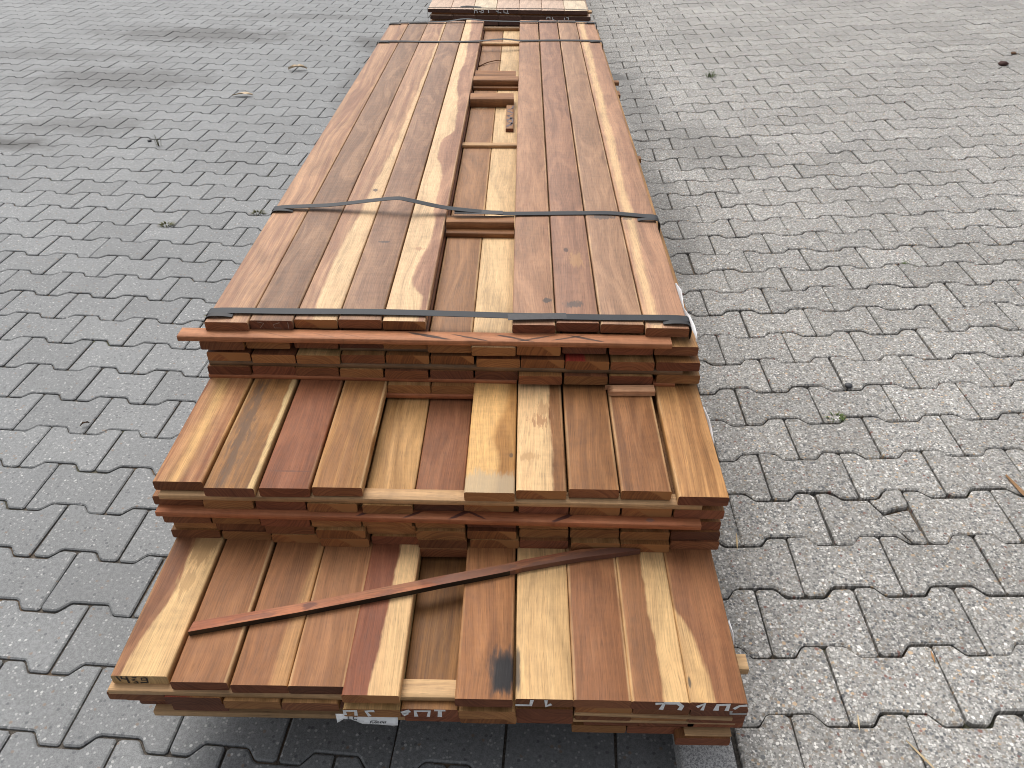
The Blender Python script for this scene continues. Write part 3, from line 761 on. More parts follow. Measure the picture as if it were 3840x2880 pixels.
row(mid, .2735, [(-.644, -.554, 1.010), (-.549, -.456, 1.008), (-.453, -.364, 1.002), (-.362, -.27, .994), (-.268, -.176, 1.002), (-.180, -.089, .995), (-.083, .007, .997), (.008, .099, .998), (.103, .195, .994), (.194, .287, .993), (.288, .380, 1.002)],
    None, {0: END[0], 1: END[2], 2: END[3], 3: END[3], 4: END[1], 5: END[0], 6: END[3], 7: END[1], 8: END[3], 9: END[3], 10: END[0]})
batten(mid, -.645, .335, 1.011, .3622, .0116, .028, S_LIGHT, END[2], dy=-.004, label='pale spacer batten crossing the middle recess')
batten(mid, -.656, .335, 1.001, .3285, .0116, .026, S_RED, END[3], dy=-.012, label='reddish spacer batten with dark diagonal saw marks')
batten(mid, -.280, -.09, 1.318, .3646, .0100, .024, S_RED, END[1])
# lowest tier
Bt = [('B1', -.6390, .718, -.6400, END_SAP, 'cream plank with wavy brown left edge and marker numbers on its end'), ('B2', -.5410, .709, -.5470, END[1], 'plain brown plank under the end of the diagonal batten'),
      ('B3', -.4450, .706, -.4510, END[1], 'brown plank with golden right edge in the lowest tier'), ('B4', -.3540, .706, -.3580, END[4], 'plain light brown plank left of the two-tone plank'),
      ('B5', -.2670, .692, -.2670, END[3], 'two-tone plank, dark red left half and cream right half'), ('B7', -.0900, .689, -.0870, END[1], 'brown plank with black scorch mark near its end'),
      ('B8', .0045, .691, .0050, END[0], 'cream yellow plank beside the scorch mark'), ('B9', .0950, .691, .0975, END[0], 'plain brown plank right of the cream one'),
      ('B10', .1845, .690, .1895, END[1], 'brown plank with straight cream right side'), ('B11', .2750, .690, .2800, END[1], 'brown plank with cream corner, right end of the lowest tier')]
BO = {}
for k, xl, yf, x2, e, lb in Bt: BO[k] = plank(bot, xl, yf, ZB+rp.uniform(-.0004, .0004), YB, W[k], e, lb, xl2=xl+(x2-xl)*4)
plank(bot, -.1775, .992, ZB, YB, GEN[0], END[0])
B2 = [(-.652, -.561, .71), (-.559, -.464, .703), (-.461, -.37, .698), (-.368, -.276, .697), (-.268, -.177, .688), (-.176, -.086, .69), (-.085, .005, .688), (.005, .096, .694), (.099, .192, .701), (.191, .283, .701), (.284, .374, .7)]
B2e = [END[0], END[4], END[2], END[0], END[2], END[1], END[2], END[1], END[3], END[0], END[4]]
B2m = [GEN[0], RED_TOP2, GEN[3], GEN[3], GEN[4], W['B6'], GEN[3], GEN[1], GEN[3], GEN[0], GEN[5]]
B2O = []
for (a, b_, y), e, m in zip(B2, B2e, B2m): B2O.append(plank(bot, (a+b_)/2-.0451, y, .2195, YB, m, e))
row(bot, .1980, [(-.636, -.545, .722), (-.552, -.46, .706), (-.456, -.366, .712), (-.362, -.272, .715), (-.264, -.174, .702), (-.173, -.083, .695), (-.084, .007, .693), (.007, .097, .695), (.101, .192, .702), (.191, .283, .703), (.282, .374, .701)],
    None, {0: END[0], 1: END[4], 2: END[4], 3: END[4], 5: END[1], 6: END[3], 7: END[1]})
row(bot, .1665, [(-.626, -.535, .735), (-.53, -.44, .74), (-.437, -.347, .742), (-.344, -.254, .738), (-.252, -.162, .735), (-.16, -.07, .73), (-.066, .024, .728), (.026, .116, .722), (.118, .208, .712), (.209, .299, .712), (.300, .368, .712)], None, {8: END[1], 9: END[1], 10: END[1]})
row(bot, .1370, [(.100, .190, .716), (.192, .282, .716)], None, {0: END[2], 1: END[1]})
plank(bot, .271, .700, .1265+.0055, 2.6, GEN[0], END[1])
batten(bot, -.6445, -.181, .706, .2306, .0108, .030, S_LIGHT, END[2], dy=-.004)
batten(bot, -.1805, -.0905, .704, .2306, .0108, .032, S_PALE, END[2], label='pale batten end showing in the gap of the lowest tier')
batten(bot, .099, .352, .699, .2010, .0070, .028, S_LIGHT, END[2], dy=-.002, dz=-.004)
batten(bot, .099, .362, .704, .1768, .0100, .028, S_LIGHT, END[2])
batten(bot, -.60, .10, .722, .1450, .0130, .030, S_LIGHT, END[2])
batten(bot, .285, .362, .703, .1370, .0050, .028, S_LIGHT, END[2])
batten(bot, .33, .3985, .786, .2195-.0213, .0150, .030, S_PALE, END[2])
for y in (1.25, 2.6, 3.9):
    batten(bot, -.60, .26, y, .1238, .1235, .09, GEN[5], END[4], name='bearer')
for yy, xx, zz in ((3.60, .430, .385), (3.44, .418, .385), (3.36, .412, .40), (2.66, .418, .385), (2.06, .385, .395)):
    batten(mid, .20, xx, yy, zz, .0150, .034, S_BRN, END[2])

# rear bundle of wider boards
rear = tag(empty('plank_stack', (-.1, 6.5, 0)), 'separate bundle of wide boards behind the long stack, cut off by the picture top', 'timber')
RW = wood('rear_board_pink', (.56, .40, .30), (.50, .34, .25), streak=.3, half=.072)
RW2 = wood('rear_board_cream', (.64, .52, .37), (.58, .45, .31), streak=.3, half=.072)
REND = endgrain('rear_end', (.120, .060, .042), (.085, .042, .032))
REARO = []
for i in range(7):
    REARO.append(plank(rear, -.602+i*.1443, 5.385-.002*i, .333, 5.70, RW2 if i in (2, 6) else RW, REND, w=.1425, tk=.0215))
for i in range(7):
    plank(rear, -.602+i*.1443, 5.70+.004*i, .3565, 8.6, RW2 if i in (1, 5) else RW, REND, w=.1425, tk=.0215)
    plank(rear, -.602+i*.1443, 5.706, .333, 8.6, RW, REND, w=.1425, tk=.0215)
REAR2 = []
for i in range(7):
    REAR2.append(plank(rear, -.588+i*.1455, 5.372+.004*(i % 3), .298, 8.6, RW, REND, w=.1425, tk=.0235))
    plank(rear, -.592+i*.1455, 5.376+.004*(i % 2), .2655, 8.6, RW, REND, w=.1425, tk=.0235)
    plank(rear, -.592+i*.1455, 5.376+.004*(i % 2), .2320, 8.6, RW, REND, w=.1425, tk=.0235)
batten(rear, -.58, .41, 5.40, .3115, .0130, .03, S_BRN, REND)
batten(rear, -.58, .42, 5.40, .2740, .0090, .03, S_LIGHT, END[2])
for x0, y0, z0 in ((.41, 5.47, .31), (.41, 5.95, .33)): batten(rear, x0-.06, x0+.03, y0, z0, .012, .05, S_LIGHT, END[2])
for y in (5.6, 7.2, 8.3): batten(rear, -.58, .26, y, .208, .2075, .09, GEN[5], END[4], name='bearer')

# ------------------------------------------------------------------ paint and marker on plank ends
def simple(name, c, rough=.6, spec=.4, metal=0., bumpy=0., var=.15, nsc=60.):
    m, t, b = newmat(name)
    P = t.new('ShaderNodeTexCoord').outputs['Object']
    n = t.noise(P, nsc, 3, .6)
    k = t.m('MULTIPLY_ADD', t.m('SUBTRACT', n, .5), var*2, 1.)
    t.put(b.inputs['Base Color'], t.mix(1., c, t.comb(k, k, k), 'MULTIPLY'))
    b.inputs['Roughness'].default_value = rough; b.inputs['Specular IOR Level'].default_value = spec; b.inputs['Metallic'].default_value = metal
    if bumpy: t.put(b.inputs['Normal'], t.bump(n, bumpy, .002))
    return m
PAINT = simple('white_paint', (.78, .78, .78), .6, var=.25, nsc=180.)
PAINTG = simple('thin_grey_paint', (.36, .35, .35), .6, var=.3, nsc=180.)
INK = simple('marker_ink', (.022, .02, .024), .5, var=.2)
CHALK = simple('faint_chalk', (.33, .25, .20), .8)

def strokes(name, parent, polys, wd, mat, y=-.0006):
    """polys: polylines in the end face of a plank, local x and z; brush strokes with uneven width"""
    v, f = [], []
    r = random.Random(len(polys)*7+3)
    for pl, ww in polys:
        pts = [Vector((p[0], p[1])) for p in pl]; b0 = len(v)
        for i, p in enumerate(pts):
            if i == 0: d = pts[1]-p
            elif i == len(pts)-1: d = p-pts[i-1]
            else: d = (pts[i+1]-p).normalized()+(p-pts[i-1]).normalized()
            d.normalize(); nrm = Vector((-d.y, d.x))*ww*wd/2*r.uniform(.85, 1.2)
            v += [(p.x+nrm.x, y, p.y+nrm.y), (p.x-nrm.x, y, p.y-nrm.y)]
        for i in range(len(pts)-1): f.append((b0+2*i, b0+2*i+1, b0+2*i+3, b0+2*i+2))
    me = pydata(name, v, f)
    return link(name, me, parent, mats=(mat,))

def face(fx, fy, cx, top_, sx, sz):
    """picture reading of an end face -> local x, z"""
    return ((fx-cx)/sx, TK-(fy-top_)/sz)
def conv(pls, cx, tp, sx, sz): return [([(lambda q: (q[0], min(TK-.0008, max(.0008, q[1]))))(face(a, b, cx, tp, sx, sz)) for a, b in pl], w) for pl, w in pls]
strokes('marker_number', BO['B1'], conv([([(160, 112), (195, 185)], 1), ([(235, 112), (230, 145), (320, 152)], 1), ([(318, 112), (320, 210)], 1.1), ([(400, 130), (480, 124)], .9), ([(445, 150), (385, 162), (460, 188), (465, 208), (390, 207)], .9), ([(640, 127), (552, 132), (545, 165), (635, 160)], 1), ([(642, 125), (630, 195), (510, 202)], 1.1)], 517, 105, 10166, 5580), .0030, INK)
strokes('paint_mark', B2O[4], conv([([(150, 218), (148, 180), (260, 178), (256, 222)], 1.), ([(445, 176), (362, 180), (392, 226)], 1.)], 416, 165, 6244, 3256), .0056, PAINT)
strokes('paint_mark', B2O[5], conv([([(706, 196), (790, 172)], 1.3), ([(720, 215), (770, 195)], 1.), ([(848, 226), (842, 174), (982, 172), (966, 226)], 1.), ([(1030, 164), (1140, 164)], .8), ([(1085, 170), (1080, 226)], 1.1)], 983, 158, 6200, 3350), .0058, PAINT)
strokes('paint_mark', BO['B8'], conv([([(1537, 1222), (1640, 1222), (1648, 1186)], .9), ([(1742, 1186), (1746, 1226), (1780, 1212)], 1.)], 1732, 1182, 4333, 2420), .0056, PAINT)
strokes('paint_mark', BO['B10'], conv([([(190, 122), (290, 116), (268, 190)], 1.), ([(290, 113), (450, 110), (506, 142), (488, 192)], 1.1)], 248, 103, 7580, 4050), .0062, PAINT)
strokes('paint_mark', BO['B11'], conv([([(685, 156), (770, 118), (756, 198)], 1.), ([(918, 198), (926, 128), (1052, 122), (1046, 200)], 1.2), ([(1125, 168), (1180, 134), (1270, 126)], .9)], 935, 108, 7580, 4050), .0062, PAINT)
strokes('paint_mark', B2O[10], [([(.018, .018), (.019, .008), (.044, .009)], 1.)], .005, PAINTG)
strokes('chalk_mark', [o for o in top.children if o.get('label', '').startswith('dark figured brown plank, second')][0], [([(-.028, .018), (-.015, .015), (-.024, .004)], .6), ([(.018, .017), (.004, .012), (.006, .004), (.020, .004)], .6), ([(.035, .018), (.035, .003)], .6)], .0022, CHALK)
rs = lambda P: [([(a, b-.3115) for a, b in p], w) for p, w in P]
strokes('paint_mark', REARO[2], [([(a-(-.602+2*.1443+.07125), b-.3115) for a, b in p], w) for p, w in [([(-.308, .310), (-.306, .328), (-.292, .327), (-.290, .312)], 1.), ([(-.278, .324), (-.268, .318), (-.262, .326), (-.250, .328), (-.252, .315), (-.268, .313)], .9), ([(-.219, .330), (-.218, .313)], 1.2)]], .0045, PAINT, y=-.001)
strokes('paint_mark', REARO[3], [([(a-(-.602+3*.1443+.07125), b-.3115) for a, b in p], w) for p, w in [([(-.158, .330), (-.158, .313)], 1.), ([(-.157, .322), (-.173, .326)], .9), ([(-.149, .318), (-.138, .314)], .9), ([(-.122, .330), (-.121, .316), (-.098, .313)], 1.), ([(-.100, .330), (-.098, .314), (-.090, .313)], 1.)]], .0045, PAINT, y=-.001)
strokes('paint_mark', REAR2[5], [([(a-(-.588+5*.1455+.07125), b-.2745) for a, b in p], w) for p, w in [([(.150, .280), (.151, .293), (.170, .293), (.171, .280)], 1.), ([(.186, .293), (.186, .281), (.198, .281)], 1.)]], .0045, PAINT, y=-.001)
strokes('paint_mark', REAR2[6], [([(a-(-.588+6*.1455+.07125), b-.2745) for a, b in p], w) for p, w in [([(.287, .293), (.287, .281)], 1.2), ([(.262, .293), (.262, .281)], 1.), ([(.288, .293), (.274, .293)], 1.)]], .0045, PAINT, y=-.001)

# ------------------------------------------------------------------ straps
STRAP = simple('strap_steel_blue', (.026, .0285, .033), .5, .30, .0, var=.22, nsc=25.)
RUB = simple('corner_pad_black', (.020, .020, .022), .55)
SEAL = simple('strap_seal', (.042, .040, .042), .45, var=.4, nsc=120.)

def ribbon(pts, wd, tk=.0011, sub=6, twist=None):
    P = [Vector(p) for p in pts]; Q = []
    for i in range(len(P)-1):
        p0, p1, p2, p3 = P[max(0, i-1)], P[i], P[i+1], P[min(len(P)-1, i+2)]
        for k in range(sub):
            s = k/sub
            m1 = (p2-p0)*.5 if 0 < i else (p2-p1)*.7; m2 = (p3-p1)*.5 if i < len(P)-2 else (p2-p1)*.7
            lim = (p2-p1).length*1.0
            if m1.length > lim: m1 = m1.normalized()*lim
            if m2.length > lim: m2 = m2.normalized()*lim
            h = (2*s**3-3*s**2+1)*p1+(s**3-2*s**2+s)*m1+(-2*s**3+3*s**2)*p2+(s**3-s**2)*m2
            Q.append(h)
    Q.append(P[-1])
    v, f = [], []
    n = len(Q)
    for i, q in enumerate(Q):
        d = (Q[min(n-1, i+1)]-Q[max(0, i-1)]).normalized()
        side = Vector((0, 1, 0)); side = (side-d*side.dot(d)).normalized()
        nn = d.cross(side).normalized()
        if nn.z < 0 and abs(nn.z) > .3: nn = -nn
        for a, b in ((-1, 0), (1, 0), (1, 1), (-1, 1)): v.append(tuple(q+side*a*wd/2+nn*b*tk))
    for i in range(n-1):
        for k in range(4):
            a = i*4+k; b = i*4+(k+1) % 4; f.append((a, b, b+4, a+4))
    f += [(3, 2, 1, 0), tuple((n-1)*4+k for k in range(4))]
    me = pydata('band', v, f)
    bm = bmesh.new(); bm.from_mesh(me); bmesh.ops.recalc_face_normals(bm, faces=bm.faces); bm.to_mesh(me); bm.free()
    return me

def strap(label, pts, wd, seal, lz=.13, pads=True):
    root = tag(empty('steel_strap', (-.14, pts[0][1], .39)), label, 'strap', 'straps round the top tier')
    L, R_ = Vector(pts[0]), Vector(pts[-1])
    path = [(L.x-.008, L.y, .14), (L.x-.0075, L.y, .38), (L.x-.006, L.y, L.z-.022)] + pts + [(R_.x+.006, R_.y, R_.z-.022), (R_.x+.022, R_.y, .38), (R_.x+.024, R_.y, .14)]
    link('band', ribbon(path, wd), root, mats=(STRAP,))
    if seal:
        a, b, dy = seal
        link('seal', ribbon([(a[0], a[1]+dy, a[2]+.0016), ((a[0]+b[0])/2, (a[1]+b[1])/2+dy*.6, (a[2]+b[2])/2+.0020), (b[0], b[1], b[2]+.0016)], wd*1.06, .0013), root, mats=(SEAL,))
    if pads:
        for p, sgn in ((L, 1), (R_, -1)):
            q = [(p.x+sgn*.052, p.y-wd*.72, ZT+.0010), (p.x+sgn*.030, p.y-wd*.78, ZT+.0042), (p.x+sgn*.004, p.y-wd*.82, ZT+.0030), (p.x-sgn*.006, p.y-wd*.8, ZT-.010), (p.x-sgn*.005, p.y-wd*.6, ZT-.05)]
            link('corner_pad', ribbon(q, wd*.62, .0014), root, mats=(RUB,))
    return root
Z = ZT+.0018
strap('dark flat strap nearest the viewer, just behind the front ends of the top tier', [(-.645, 1.402, Z), (-.475, 1.404, Z+.001), (-.30, 1.405, Z+.002), (-.12, 1.403, Z+.001), (-.013, 1.398, Z+.002), (.17, 1.398, Z+.001), (.351, 1.399, Z)], .0220,
      ((-.022, 1.396, Z+.001), (.100, 1.400, Z), -.005))
strap('dark flat strap buckled upwards across the middle of the top tier', [(-.645, 1.925, Z), (-.50, 1.925, Z+.010), (-.385, 1.922, Z+.026), (-.318, 1.915, Z+.036), (-.285, 1.912, Z+.032), (-.19, 1.909, Z+.014), (-.045, 1.906, Z+.002), (.0, 1.911, Z), (.17, 1.920, Z), (.237, 1.920, Z+.001), (.322, 1.907, Z), (.355, 1.899, Z)], .0215,
      ((-.170, 1.905, Z+.006), (-.045, 1.906, Z+.002), -.006))
strap('dark flat strap near the far end, second furthest from the viewer', [(-.648, 3.74, Z), (-.37, 3.745, Z), (-.207, 3.752, Z+.003), (-.09, 3.765, Z+.010), (-.018, 3.780, Z+.002), (.17, 3.798, Z+.001), (.357, 3.795, Z)], .0215, None)
strap('dark flat strap at the very far end of the top tier', [(-.645, 4.105, Z), (-.38, 4.135, Z+.004), (-.285, 4.15, Z+.014), (-.185, 4.155, Z+.006), (.02, 4.165, Z+.002), (.19, 4.175, Z+.004), (.355, 4.170, Z)], .0215, ((.03, 4.163, Z+.002), (.085, 4.167, Z+.002), .0))
# thin straps of the rear bundle
rstrap = tag(empty('steel_strap', (-.1, 5.44, .2)), 'thin black strap over the front ends of the rear bundle', 'strap')
def rb(pts, w): link('band', ribbon(pts, w), rstrap, mats=(RUB,))
rb([(-.606, 5.415, .10), (-.606, 5.415, .330), (-.59, 5.412, .3352), (-.40, 5.425, .3350), (-.25, 5.418, .3352), (-.05, 5.413, .3350), (.12, 5.418, .3358), (.25, 5.412, .3352), (.398, 5.395, .3350), (.413, 5.395, .330), (.416, 5.395, .10)], .009)
rb([(-.40, 5.45, .3346), (-.36, 5.455, .3370), (-.32, 5.452, .3362), (-.27, 5.440, .3346)], .028)

# ------------------------------------------------------------------ loose pieces
def loose(name, x0, x1, yfront, ztop, tk, width, mat, end, label, cat, dy=0., group=None):
    o = batten(None, x0, x1, yfront, ztop, tk, width, mat, end, dy=dy, name=name); tag(o, label, cat, group); return o
ZR = .4765
loose('wood_block', -.1895, -.0145, 1.862, .5085, .0190, .040, BLK1, END[0], 'brown wooden block across the channel just in front of the buckled strap', 'block', dy=.002)
loose('spacer_stick', -.1890, -.0145, 1.838, .4892, .0125, .050, S_BRN, END[0], 'thin dark stick lying under the block before the buckled strap', 'stick')
loose('spacer_stick', -.1895, -.0140, 2.490, .4862, .0095, .026, S_LIGHT, END[2], 'thin pale stick across the channel midway between the straps', 'stick', dy=.004)
loose('wood_block', -.1885, -.0290, 2.915, .5070, .0300, .075, BLK1, END[0], 'brown wooden block beside the pencil-hatched offcut in the channel', 'block', dy=.004)
loose('wood_block', -.1900, -.0140, 3.150, .5095, .0210, .058, BLK1, END[0], 'longer brown block across the channel, further back than the hatched offcut', 'block', dy=.004)
loose('spacer_stick', -.1895, -.0140, 3.128, .4880, .0110, .060, S_BRN, END[0], 'thin brown stick tucked under the longer block in the channel', 'stick', dy=.004)
loose('spacer_stick', -.1900, -.0260, 3.245, .4990, .0220, .085, S_BRN, END[0], 'brown offcut lying behind the longer block in the channel', 'stick')
loose('spacer_stick', -.1905, -.0150, 3.830, .4880, .0112, .030, S_LIGHT, END[2], 'pale stick in the channel just before the second furthest strap', 'stick', dy=.006)
loose('spacer_stick', -.1900, -.0160, 4.130, .4900, .0130, .030, S_LIGHT, END[2], 'pale stick in the channel at the far end of the top tier', 'stick', dy=.006)
# hatched offcut
HAT = wood('offcut_hatched', (.34, .19, .125), (.27, .14, .09), half=.013)
hm = plank_mesh(.0265, .012, .262, r=.0008, seg=1)
ho = link('wood_offcut', hm, None, (-.040, 2.650, ZR+.0004), (0, 0, .008), (HAT, END[4])); tag(ho, 'small brown offcut with pencil zigzag hatching lying lengthwise in the channel', 'offcut')
hv, hf = [], []
zz = [(-.010, .02, .011, .06), (.011, .05, -.010, .075), (.004, .03, .011, .085), (-.011, .085, .011, .115), (.011, .105, -.010, .14), (-.010, .13, .011, .16), (.010, .17, -.011, .19), (-.006, .20, .011, .225), (.008, .215, .011, .25), (.010, .085, .002, .11)]
for i, (a, b, c_, d) in enumerate(zz):
    p, q = Vector((a, b)), Vector((c_, d)); nn = Vector((-(q-p).y, (q-p).x)).normalized()*(.0035 if i % 3 else .0055)
    k = len(hv); hv += [(p.x+nn.x, p.y+nn.y, .0124), (p.x-nn.x, p.y-nn.y, .0124), (q.x-nn.x*.5, q.y-nn.y*.5, .0124), (q.x+nn.x*.5, q.y+nn.y*.5, .0124)]; hf.append((k, k+1, k+2, k+3))
link('pencil_hatching', pydata('pencil_hatching', hv, hf), ho, mats=(simple('pencil', (.12, .09, .10), .6, var=.4, nsc=200.),))
# twig in the channel
def tube(pts, r, n=5):
    v, f = [], []
    P = [Vector(p) for p in pts]
    for i, p in enumerate(P):
        d = (P[min(len(P)-1, i+1)]-P[max(0, i-1)]).normalized(); s = d.cross(Vector((0, 0, 1))).normalized(); u = s.cross(d)
        rr_ = r*(1-.5*i/len(P))
        for k in range(n):
            a = 2*math.pi*k/n; v.append(tuple(p+(s*math.cos(a)+u*math.sin(a))*rr_))
    for i in range(len(P)-1):
        for k in range(n): f.append((i*n+k, i*n+(k+1) % n, (i+1)*n+(k+1) % n, (i+1)*n+k))
    f += [tuple(range(n))[::-1], tuple((len(P)-1)*n+k for k in range(n))]
    me = pydata('twig', v, f); smooth(me); return me
TWIG = simple('twig_bark', (.16, .075, .035), .8, var=.4)
tag(link('twig', tube([(-.185, 3.47, .4788), (-.15, 3.52, .483), (-.115, 3.55, .484), (-.092, 3.56, .480)], .0028), mats=(TWIG,)), 'thin brown bark strip on the channel floor behind the blocks', 'twig')
# small dark stick in the far right
# diagonal batten: slightly bowed, tapering
def diagonal():
    back = [(-.536, .8135), (-.374, .853), (-.178, .906), (-.136, .918), (-.008, .9515), (.016, .9605), (.123, .9875), (.180, .993), (.232, .9905)]
    frnt = [(-.5385, .7935), (-.370, .835), (-.176, .887), (-.134, .899), (-.008, .933), (.016, .9410), (.121, .967), (.180, .9775), (.232, .9885)]
    zt = .264; tk = .0115
    v, f = [], []
    for (bx, by), (fx, fy) in zip(back, frnt):
        j = mnoise.noise(Vector((bx*30, 0, 1)))*.0006
        v += [(bx, by, zt+j), (fx, fy, zt+j*.5), (fx, fy, zt-tk), (bx, by, zt-tk)]
    n = len(back)
    for i in range(n-1):
        for k in range(4):
            a = i*4+k; b = i*4+(k+1) % 4; f.append((a, a+4, b+4, b))
    f += [(0, 1, 2, 3), tuple((n-1)*4+k for k in (3, 2, 1, 0))]
    # into a local frame whose Y runs along the stick
    o0 = Vector((-.536, .8035, .2525)); ang = math.atan2(.185, .76)
    M = (Matrix.Translation(o0) @ Matrix.Rotation(ang-math.pi/2, 4, 'Z')).inverted()
    me = pydata('loose_batten', [tuple(M @ Vector(p)) for p in v], f)
    for i, p in enumerate(me.polygons):
        if i < 4*4 and i % 4 == 1: p.material_index = 1
    bm = bmesh.new(); bm.from_mesh(me); bmesh.ops.recalc_face_normals(bm, faces=bm.faces); bm.to_mesh(me); bm.free()
    o = link('loose_batten', me, None, tuple(o0), (0, 0, ang-math.pi/2), (S_MARK, S_BLK))
    tag(o, 'thin rusty red batten with black edge lying diagonally over the lowest tier', 'batten')
diagonal()
# splintered offcut on the middle tier
def splinter():
    L, w, tk = .094, .023, .0115
    r = random.Random(3)
    teeth = [(.000, -.0115)]; n = 9
    yy = -w/2; pts = []
    for i in range(n):
        y0 = -w/2+w*i/n; y1 = -w/2+w*(i+1)/n
        pts += [(r.uniform(.006, .012), y0+.0002), (r.uniform(-.008, .003), (y0+y1)/2), (r.uniform(.005, .012), y1-.0002)]
    prof = pts+[(L, w/2), (L, -w/2)]
    v = [(x, y, tk) for x, y in prof]+[(x, y, 0) for x, y in prof]; k = len(prof)
    f = [tuple(range(k)), tuple(range(2*k-1, k-1, -1))]+[(i, k+i, k+(i+1) % k, (i+1) % k) for i in range(k)]
    # local Y along the piece
    me = pydata('wood_offcut', [(-y, x, z) for x, y, z in v], f)
    bm = bmesh.new(); bm.from_mesh(me); bmesh.ops.triangulate(bm, faces=[fc for fc in bm.faces if len(fc.verts) > 4]); bmesh.ops.recalc_face_normals(bm, faces=bm.faces); bm.to_mesh(me); bm.free()
    o = link('wood_offcut', me, None, (.1905, 1.3060, ZM+.0008), (0, 0, -math.pi/2+.03), (S_SPL,))
    tag(o, 'short pink offcut with a splintered left end lying on the middle tier', 'offcut')
splinter()

# ------------------------------------------------------------------ paper and film
PAPER = simple('white_paper', (.88, .89, .90), .7, .3, var=.03)
PRINT = simple('print_black', (.05, .05, .055), .6)
def paper():
    colz = [(-.2825, .206, .205), (-.280, .2035, .1750), (-.270, .203, .1868), (-.258, .203, .1835), (-.240, .203, .1712), (-.215, .203, .1690), (-.192, .203, .1670), (-.183, .200, .1702)]
    v, f = [], []
    surf = lambda q: (.0030-.0070*q, .1976-.0190*q)            # the sheet slopes forward out of the stack
    for i, (x, a, b) in enumerate(colz):
        qb = (.203-b)/.036
        for k in range(4):
            y_, z_ = surf(qb*k/3); y_ -= .0012*math.sin(x*130)*k/3
            v.append((x+.232, y_, z_-.19))
    for i in range(len(colz)-1):
        for k in range(3): f.append((i*4+k, i*4+k+1, i*4+k+5, i*4+k+4))
    me = pydata('paper_label', v, f); smooth(me)
    o = link('paper_label', me, None, (-.232, .6895, .190), mats=(PAPER,))
    tag(o, 'torn white paper label with printed code hanging under the lowest tier', 'label')
    so_ = o.modifiers.new('thick', 'SOLIDIFY'); so_.thickness = .0003
    def txt(body, size, x, z, bold=.0):
        c = bpy.data.curves.new('txt', 'FONT'); c.body = body; c.size = size; c.extrude = 0; c.offset = bold; c.resolution_u = 2
        t_ = bpy.data.objects.new('txt', c); col.objects.link(t_)
        bpy.context.view_layer.update()
        me = bpy.data.meshes.new_from_object(t_.evaluated_get(bpy.context.evaluated_depsgraph_get()))
        bpy.data.objects.remove(t_)
        y_, z_ = surf((.203-z)/.036)
        k = link('printed_text', me, o, (x+.232, y_-.0016, z_-.19), (math.radians(70), 0, 0), (PRINT,))
        return k
    txt('PL-0014767', .0054, -.2275, .1765, .00022)
    txt('L C', .0105, -.2635, .1865, .0003)
    txt('Bestelnummer', .0022, -.2495, .1822)
    y_, z_ = surf((.203-.1855)/.036)
    link('printed_text', pydata('rule', [(a+.018, y_-.0016+c*.3, z_-.19+c) for a, c in ((-.0115, 0), (-.002, 0), (-.002, .0005), (-.0115, .0005))], [(0, 1, 2, 3)]), o, mats=(PRINT,))
paper()
FILM = simple('white_film', (.74, .75, .77), .35, .5, var=.06, nsc=20.)
def film(label, pts, name='plastic_wrap'):
    """pts: (inner xyz, outer xyz) pairs down a torn strip of film"""
    v, f = [], []
    r = random.Random(9)
    for a, b in pts:
        for k in range(4):
            s = k/3; p = Vector(a).lerp(Vector(b), s); v.append((p.x+.004*math.sin(s*3.1)*r.uniform(-.5, 1), p.y, p.z))
    for i in range(len(pts)-1):
        for k in range(3): f.append((i*4+k, i*4+k+1, i*4+k+5, i*4+k+4))
    me = pydata(name, v, f); smooth(me)
    o = link(name, me, mats=(FILM,)); m_ = o.modifiers.new('thick', 'SOLIDIFY'); m_.thickness = .0004
    tag(o, label, 'wrap'); return o
film('white torn wrap poking out on the right beside the nearest strap', [((.354, 1.575, .497), (.357, 1.575, .499)), ((.354, 1.545, .488), (.3645, 1.548, .497)), ((.354, 1.51, .480), (.3630, 1.515, .494)), ((.354, 1.475, .474), (.3600, 1.478, .492)), ((.355, 1.44, .462), (.3690, 1.445, .489)), ((.355, 1.41, .450), (.3735, 1.415, .486)), ((.356, 1.385, .440), (.3740, 1.39, .482)), ((.356, 1.360, .420), (.3690, 1.365, .476))])
film('narrow white torn wrap on the right side of the middle tier', [((.380, 1.272, .374), (.3835, 1.272, .380)), ((.380, 1.235, .358), (.3875, 1.235, .378)), ((.380, 1.200, .350), (.3870, 1.200, .376)), ((.381, 1.160, .345), (.3845, 1.165, .374))])
film('small scrap of white wrap on the right side of the lowest tier', [((.366, .850, .235), (.370, .850, .245)), ((.366, .828, .228), (.3735, .828, .240)), ((.367, .806, .220), (.3715, .808, .236))])

